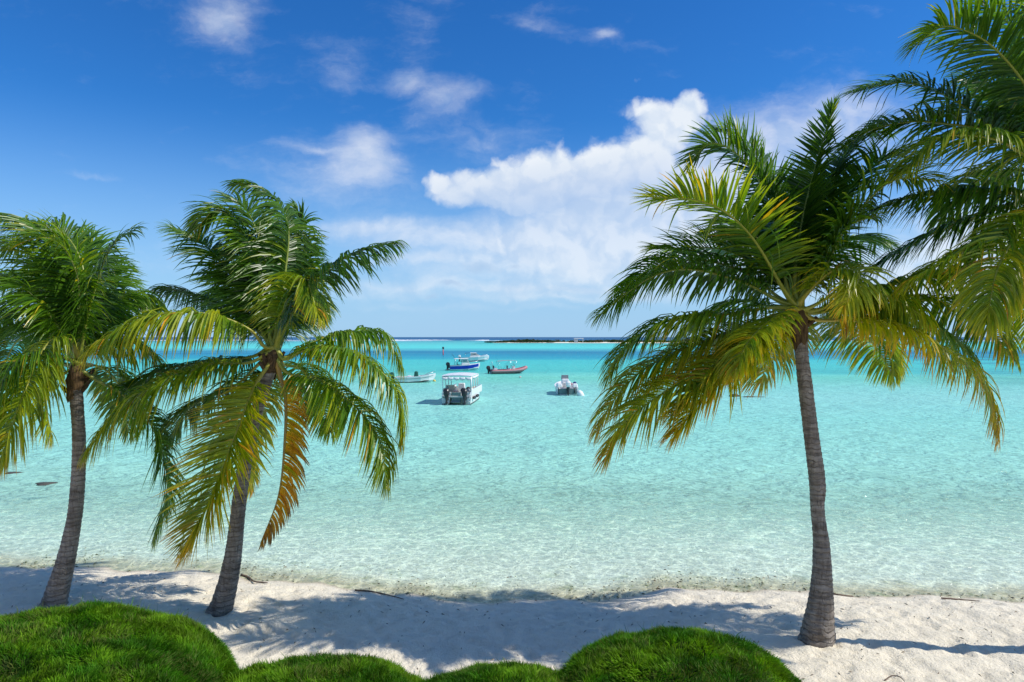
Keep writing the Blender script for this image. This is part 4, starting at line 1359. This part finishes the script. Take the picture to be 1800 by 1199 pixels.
def cabin_boat():
    b = boat_root('white cabin cruiser with navy awning, farthest of the boats', 833, 635.6, 4, 'cabin_boat')
    st = [(-3.2, 1.10, .92, -.2, .12, 1.0), (-1.0, 1.14, .98, -.25, .12, 1.05), (1.0, 1.08, .84, -.2, .2, 1.18), (2.6, .70, .42, .0, .42, 1.36), (3.4, .28, .12, .35, .75, 1.48), (3.7, .03, .02, 1.0, 1.1, 1.53)]
    hull_open(st, .5).build('hull', M['white'], b)
    side_band(st[:-1], .0, .12).build('boot_stripe', M['dark'], b)
    MB().loft([[(x, bb - .08, zs + .1), (x, -bb + .08, zs + .1), (x, -bb + .08, zs - .04), (x, bb - .08, zs - .04)] for (x, bb, _, _, _, zs) in st[2:-1]], True).build('foredeck', M['white'], b)
    MB().loft([[(-.9, -.9, 1.05), (-.9, .9, 1.05), (1.9, .72, 1.2), (1.9, -.72, 1.2)], [(-.9, -.86, 1.45), (-.9, .86, 1.45), (1.5, .64, 1.5), (1.5, -.64, 1.5)]], True).build('cabin', M['white'], b)
    MB().loft([[(-.85, -.87, 1.46), (-.85, .87, 1.46), (1.42, .62, 1.51), (1.42, -.62, 1.51)], [(-.7, -.76, 2.02), (-.7, .76, 2.02), (.55, .56, 2.02), (.55, -.56, 2.02)]], True).build('windshield', M['grey'], b)
    MB().box((-.15, 0, 2.10), (1.7, 1.62, .14), .88, bev=.05).build('cabin_roof', M['white'], b)
    MB().loft([[(-2.2, -.95, 2.05), (-2.2, .95, 2.05), (-2.2, .95, 2.0), (-2.2, -.95, 2.0)], [(-1.0, -.9, 2.16), (-1.0, .9, 2.16), (-1.0, .9, 2.1), (-1.0, -.9, 2.1)]], True).build('awning', M['navy'], b)
    for s in (-1, 1):
        MB().tube([(-2.1, s * .9, 1.0), (-2.1, s * .9, 2.02)], .025, 6).build('awning_post', M['steel'], b)
    MB().tube([(1.6, -.85, 1.25), (2.2, -.74, 1.62), (3.3, -.25, 1.8), (3.55, 0, 1.82), (3.3, .25, 1.8), (2.2, .74, 1.62), (1.6, .85, 1.25)], .025, 6).build('bow_rail', M['steel'], b)
    outboard(b, -3.22, .0, .8, 'white', 1.0)


def rib_boat():
    b = boat_root('red and grey inflatable boat with a grey sunshade on thin poles', 893, 656.6, 13, 'inflatable_boat')
    path = [(-3.0, 1.0, .42), (-1.0, 1.05, .42), (.8, 1.02, .48), (2.0, .80, .64), (2.8, .40, .88), (3.05, 0.0, 1.0)]
    full = path + [(x, -y, z) for (x, y, z) in reversed(path[:-1])]
    C = catmull(full, 44)
    rs = [.12] + [.27] * 42 + [.12]
    MB().tube([tuple(q) for q in C], rs, 12).build('inflatable_tube', M['red'], b)
    for s in (-1, 1):
        C2 = catmull([(x, s * (y + .255), z + .02) for (x, y, z) in path[:-1]], 20)
        MB().tube([tuple(q) for q in C2], .05, 6).build('rub_strake', M['grey'], b)
    st = [(-2.9, .86, .7, -.2, .05, .45), (-1.0, .9, .74, -.25, .0, .45), (1.0, .84, .6, -.2, .08, .5), (2.2, .5, .3, .1, .34, .68), (2.7, .2, .1, .4, .55, .85)]
    hull_open(st, .3).build('hull', M['grey'], b)
    MB().box((.9, 0, .78), (.55, .62, .9), .8, bev=.06).build('console', M['white'], b)
    MB().box((1.02, 0, 1.38), (.08, .62, .42), .9, ry=-.3).build('windscreen', M['glass'], b)
    MB().tube([(.55, .0, 1.2), (.5, .2, 1.2), (.5, 0, 1.35), (.5, -.2, 1.2)], .025, 6).build('steering_wheel', M['black'], b)
    s1 = MB().box((.1, 0, .62), (.55, .6, .55), bev=.06).build('helm_seat', M['white'], b)
    MB().box((-.15, 0, 1.08), (.14, .6, .5), .9, bev=.05).build('backrest', M['dark'], s1)
    s2 = MB().box((-2.2, 0, .66), (.6, 1.1, .6), bev=.08).build('stern_seat', M['white'], b)
    MB().box((-2.45, 0, 1.12), (.14, 1.0, .4), .9, bev=.05).build('backrest', M['dark'], s2)
    MB().box((-1.2, .1, .5), (.7, .8, .34), bev=.1).build('life_jackets', M['brightred'], b)
    MB().loft([[(x, -.92, z), (x, -.4, z + .06), (x, .4, z + .06), (x, .92, z), (x, .4, z + .03), (x, -.4, z + .03)] for (x, z) in ((-1.9, 2.02), (-.8, 2.12), (.4, 2.12), (1.4, 2.04))], True).build('sunshade', M['grey'], b)
    for x0, x1 in ((-1.2, -1.85), (-.6, .35), (.4, 1.35)):
        for s in (-1, 1):
            MB().tube([(x0, s * .98, .66), (x1, s * .9, 2.05)], .02, 5).build('shade_pole', M['steel'], b)
    MB().tube([(-2.7, -.6, .7), (-2.75, -.55, 1.9), (-2.75, .55, 1.9), (-2.7, .6, .7)], .03, 6).build('stern_arch', M['steel'], b)
    outboard(b, -3.0, .0, .55, 'dark', .95)


def open_boat():
    b = boat_root('white open boat with dark green covers on motor and console', 727, 672.2, 9, 'open_boat')
    st = [(-2.5, .92, .78, -.18, .06, .72), (-.8, .98, .84, -.22, .05, .76), (.9, .94, .72, -.2, .12, .86), (2.0, .62, .40, -.02, .32, 1.0), (2.6, .26, .12, .3, .6, 1.12), (2.9, .03, .02, .8, .9, 1.18)]
    hull_open(st, .3).build('hull', M['white'], b)
    side_band(st[:-1], .60, .70).build('side_stripe', M['grey'], b)
    side_band(st[:4], -.12, .10).build('boot_stripe', M['black'], b)
    MB().box((.35, 0, .95), (.62, .72, 1.05), .78, bev=.12).build('console_cover', M['green'], b)
    MB().box((-.55, 0, .60), (.5, .8, .62), bev=.06).build('bench', M['white'], b)
    MB().box((-1.9, 0, .58), (.5, 1.4, .5), bev=.05).build('stern_box', M['offwhite'], b)
    MB().loft([[(x, bb - .1, zs + .02), (x, -bb + .1, zs + .02), (x, -bb + .1, zs - .06), (x, bb - .1, zs - .06)] for (x, bb, _, _, _, zs) in st[3:-1]], True).build('foredeck', M['white'], b)
    MB().tube([(1.5, -.72, .98), (2.0, -.58, 1.24), (2.7, -.18, 1.4), (2.85, 0, 1.42), (2.7, .18, 1.4), (2.0, .58, 1.24), (1.5, .72, .98)], .022, 6).build('bow_rail', M['steel'], b)
    outboard(b, -2.52, 0, .62, 'green', .95)


def skiff():
    b = boat_root('small white skiff seen from the stern with white outboard', 998, 694.8, 93, 'motor_skiff')
    st = [(0, 1.12, .96, -.2, .08, .78), (1.6, 1.16, 1.0, -.22, .06, .82), (3.2, 1.02, .76, -.16, .16, .92), (4.4, .6, .34, .05, .4, 1.05), (5.0, .1, .06, .5, .7, 1.15)]
    hull_open(st, .35, .2).build('hull', M['white'], b)
    MB().box((-.03, 0, .40), (.05, 1.9, .60), bev=.02).build('transom', M['teal'], b)
    for s in (-1, 1):
        MB().box((.7, s * .80, .98), (1.3, .55, .42), .9, bev=.08).build('stern_locker', M['white'], b)
    MB().box((2.1, 0, 1.12), (.7, .85, .9), .85, bev=.06).build('console', M['white'], b)
    MB().box((2.35, 0, 1.75), (.08, .80, .42), .9, ry=-.25).build('windscreen', M['grey'], b)
    MB().box((1.35, 0, 1.0), (.5, .8, .5), bev=.06).build('helm_seat', M['offwhite'], b)
    MB().box((.62, -.82, 1.24), (.5, .36, .22), .8, bev=.06).build('folded_cover', M['navy'], b)
    MB().box((.55, -.45, 1.14), (.3, .2, .26), .8, bev=.05).build('fuel_can', M['pink'], b)
    outboard(b, -.05, .0, .68, 'white', 1.05)
    MB().tube([(.0, .95, .75), (-.06, .95, .1)], .05, 6).build('trim_tab', M['dark'], b)
    MB().tube([(.0, -.7, .75), (-.06, -.7, .25)], .07, 6).build('trim_tab', M['dark'], b)


def far_left_boat():
    b = boat_root('white runabout half hidden behind the palm fronds on the left', 252, 690.0, 5, 'runabout')
    st = [(-2.2, .9, .76, -.18, .06, .62), (-.6, .94, .8, -.2, .05, .66), (.9, .88, .68, -.18, .12, .76), (1.9, .55, .34, .0, .32, .9), (2.5, .05, .03, .5, .6, 1.02)]
    hull_open(st, .28).build('hull', M['white'], b)
    side_band(st[:4], -.1, .12).build('boot_stripe', M['dark'], b)
    MB().box((.3, 0, .78), (.5, .6, .8), .8, bev=.08).build('console', M['white'], b)
    MB().box((-.9, 0, .5), (.5, 1.2, .45), bev=.06).build('bench', M['pink'], b)
    outboard(b, -2.22, 0, .6, 'black', 1.0, -.5)


blue_boat()
cabin_boat()
rib_boat()
open_boat()
skiff()
far_left_boat()

# ------------------------------------------------------------------ marks and floats on the water
p = on_level(779, 624.5)
mk = empty('channel_marker', p)
tag(mk, 'red channel marker post standing out past the boats', 'marker')
MB().tube([(0, 0, -1.5), (0, 0, 2.1)], .16, 10).build('post', M['brightred'], mk)
MB().lathe([(.0, 2.1), (.34, 2.12), (.30, 2.75), (.0, 2.78)]).build('topmark', M['dark'], mk)


def buoy(px, py, r, mat, label):
    q = on_level(px, py)
    o = MB().lathe([(.0, -.5 * r), (.7 * r, -.3 * r), (r, .2 * r), (.8 * r, .75 * r), (.25 * r, 1.05 * r), (.18 * r, 1.3 * r), (.0, 1.32 * r)]).build('mooring_buoy', M[mat])
    o.location = q
    tag(o, label, 'buoy', 'mooring buoys')


buoy(763.5, 670.5, .22, 'yellow', 'yellow mooring buoy off the bow of the white open boat')
buoy(914.5, 663.5, .16, 'pink', 'small pink buoy floating in front of the red inflatable boat')
# white drum float beside the skiff
q = on_level(1021, 695.5)
fl = MB().lathe([(.0, -.35), (.3, -.33), (.36, -.1), (.34, .3), (.2, .55), (.0, .58)]).build('float', M['white'])
fl.location = q
fl.rotation_euler = (0.0, -.45, 0)
tag(fl, 'white float tied beside the small skiff stern', 'float')


def rock(px, py, z, s, label, seed):
    rng = np.random.default_rng(seed)
    q = on_level(px, py, z)
    n, k = 9, 16
    vs, fs = [], []
    for i in range(n):
        th = math.pi * i / (n - 1)
        for j in range(k):
            a = 2 * math.pi * j / k
            r = 1 + .35 * (rng.random() - .5) + .25 * math.sin(3 * a + seed)
            vs.append((s[0] * r * math.sin(th) * math.cos(a), s[1] * r * math.sin(th) * math.sin(a), s[2] * math.cos(th)))
    for i in range(n - 1):
        for j in range(k):
            j2 = (j + 1) % k
            fs.append((i * k + j, (i + 1) * k + j, (i + 1) * k + j2, i * k + j2))
    o = MB().add(vs, fs, True).build('coral_rock', M['rock'])
    o.location = q
    tag(o, label, 'rock', 'coral rocks in the shallows')


rock(80, 851, -.02, (.42, .35, .06), 'dark flat rock just under water left of the leftmost trunk, the larger one', 31)
rock(22, 832, -.02, (.36, .3, .05), 'smaller dark flat rock in the water by the left photo edge', 32)
rock(1290, 697, .0, (.5, .5, .28), 'dark rock breaking the surface left of the right palm trunk', 33)
rock(1322, 698, -.03, (1.3, .7, .06), 'low dark reef patch right beside the rock breaking the surface', 34)


# ------------------------------------------------------------------ drift on the sand
def stick(pts, r, label, name='driftwood', mat='wood'):
    P = []
    for (px, py) in pts:
        z = .25
        for _ in range(4):
            q = on_level(px, py, z)
            z = float(ground_z(q.x, q.y)) + r * .7
        q.z = z
        P.append(q)
    c = P[0].copy()
    C = catmull([tuple(a - c) for a in P], max(8, len(P) * 4))
    rr = [r * (1 - .6 * k / len(C)) * random.uniform(.8, 1.2) for k in range(len(C))]
    o = MB().tube([tuple(a) for a in C], rr, 7).build(name, M[mat])
    o.location = c
    tag(o, label, 'driftwood', 'driftwood along the waterline')


stick([(424, 1010), (436, 1014), (448, 1021), (470, 1024)], .032, 'brown bent driftwood root at the waterline right of the second palm')
stick([(624, 1036), (650, 1038), (680, 1044), (710, 1053)], .018, 'long thin branch lying at the waterline in the palm shade')
stick([(1464, 1042), (1480, 1045), (1500, 1046)], .028, 'short dark driftwood just right of the right palm trunk')
stick([(1655, 1051), (1690, 1053), (1722, 1056)], .02, 'thin twig at the waterline near the right photo edge')
stick([(1555, 1196), (1568, 1188), (1582, 1190), (1590, 1198)], .012, 'curled dry twig on the sand at the bottom right')


def seaweed():
    n = 1100
    x = RNG.uniform(-13, 13, n)
    s = np.abs(RNG.normal(0, .75, n)) - .12
    y = shore_y(x) + s
    m_ = fbm2(x * .5, y * .9, 3, 44) + RNG.normal(0, .08, n) > .53
    x, y = x[m_], y[m_]
    n = len(x)
    z = ground_z(x, y) + .012
    a = RNG.uniform(0, np.pi, n)
    ll = RNG.uniform(.015, .06, n)
    ww = RNG.uniform(.006, .018, n)
    dx_, dy_ = np.cos(a), np.sin(a)
    c = np.stack([x, y, np.maximum(z, -.004 - .0 * z)], -1)
    h = RNG.uniform(.008, .03, n)
    d1 = np.stack([dx_ * ll, dy_ * ll, 0 * a], -1)
    d2 = np.stack([-dy_ * ww, dx_ * ww, 0 * a], -1)
    top = np.stack([0 * a, 0 * a, h], -1)
    V = np.stack([c - d1, c + d2, c + d1, c - d2, c + top], 1).reshape(-1, 3)
    i = np.arange(n) * 5
    tri = np.concatenate([np.stack([i + q, i + (q + 1) % 4, i + 4], -1) for q in range(4)])
    me = mesh_arrays('seaweed', V, tri, False)
    base = np.where(RNG.random((n, 1)) < .5, np.array([[.10, .12, .04]]), np.array([[.16, .12, .07]]))
    set_color(me, np.repeat(base * RNG.uniform(.6, 1.4, (n, 1)), 5, 0))
    tag(link('seaweed', me, M['rib']), 'scraps of seaweed strewn along the waterline', 'seaweed', kind='stuff')


seaweed()


def litter():
    n = 420
    x, y = RNG.uniform(-12, 11, n), RNG.uniform(9.5, 16.2, n)
    keep = shore_y(x) - y > .25
    x, y = x[keep], y[keep]
    n = len(x)
    z = ground_z(x, y) + .02
    a = RNG.uniform(0, np.pi, n)
    ll, ww = RNG.uniform(.015, .06, n), RNG.uniform(.004, .014, n)
    c = np.stack([x, y, z], -1)
    d1 = np.stack([np.cos(a) * ll, np.sin(a) * ll, RNG.uniform(-.01, .02, n)], -1)
    d2 = np.stack([-np.sin(a) * ww, np.cos(a) * ww, 0 * a], -1)
    up = np.stack([0 * a, 0 * a, RNG.uniform(.01, .025, n)], -1)
    V = np.stack([c - d1, c + d2, c + d1, c - d2, c + up], 1).reshape(-1, 3)
    i = np.arange(n) * 5
    tri = np.concatenate([np.stack([i + q, i + (q + 1) % 4, i + 4], -1) for q in range(4)])
    me = mesh_arrays('leaf_litter', V, tri, False)
    base = np.where(RNG.random((n, 1)) < .6, np.array([[.16, .11, .07]]), np.array([[.32, .24, .15]]))
    set_color(me, np.repeat(base * RNG.uniform(.6, 1.3, (n, 1)), 5, 0))
    tag(link('leaf_litter', me, M['rib']), 'tiny dry brown scraps scattered over the sand', 'leaf litter', kind='stuff')


litter()
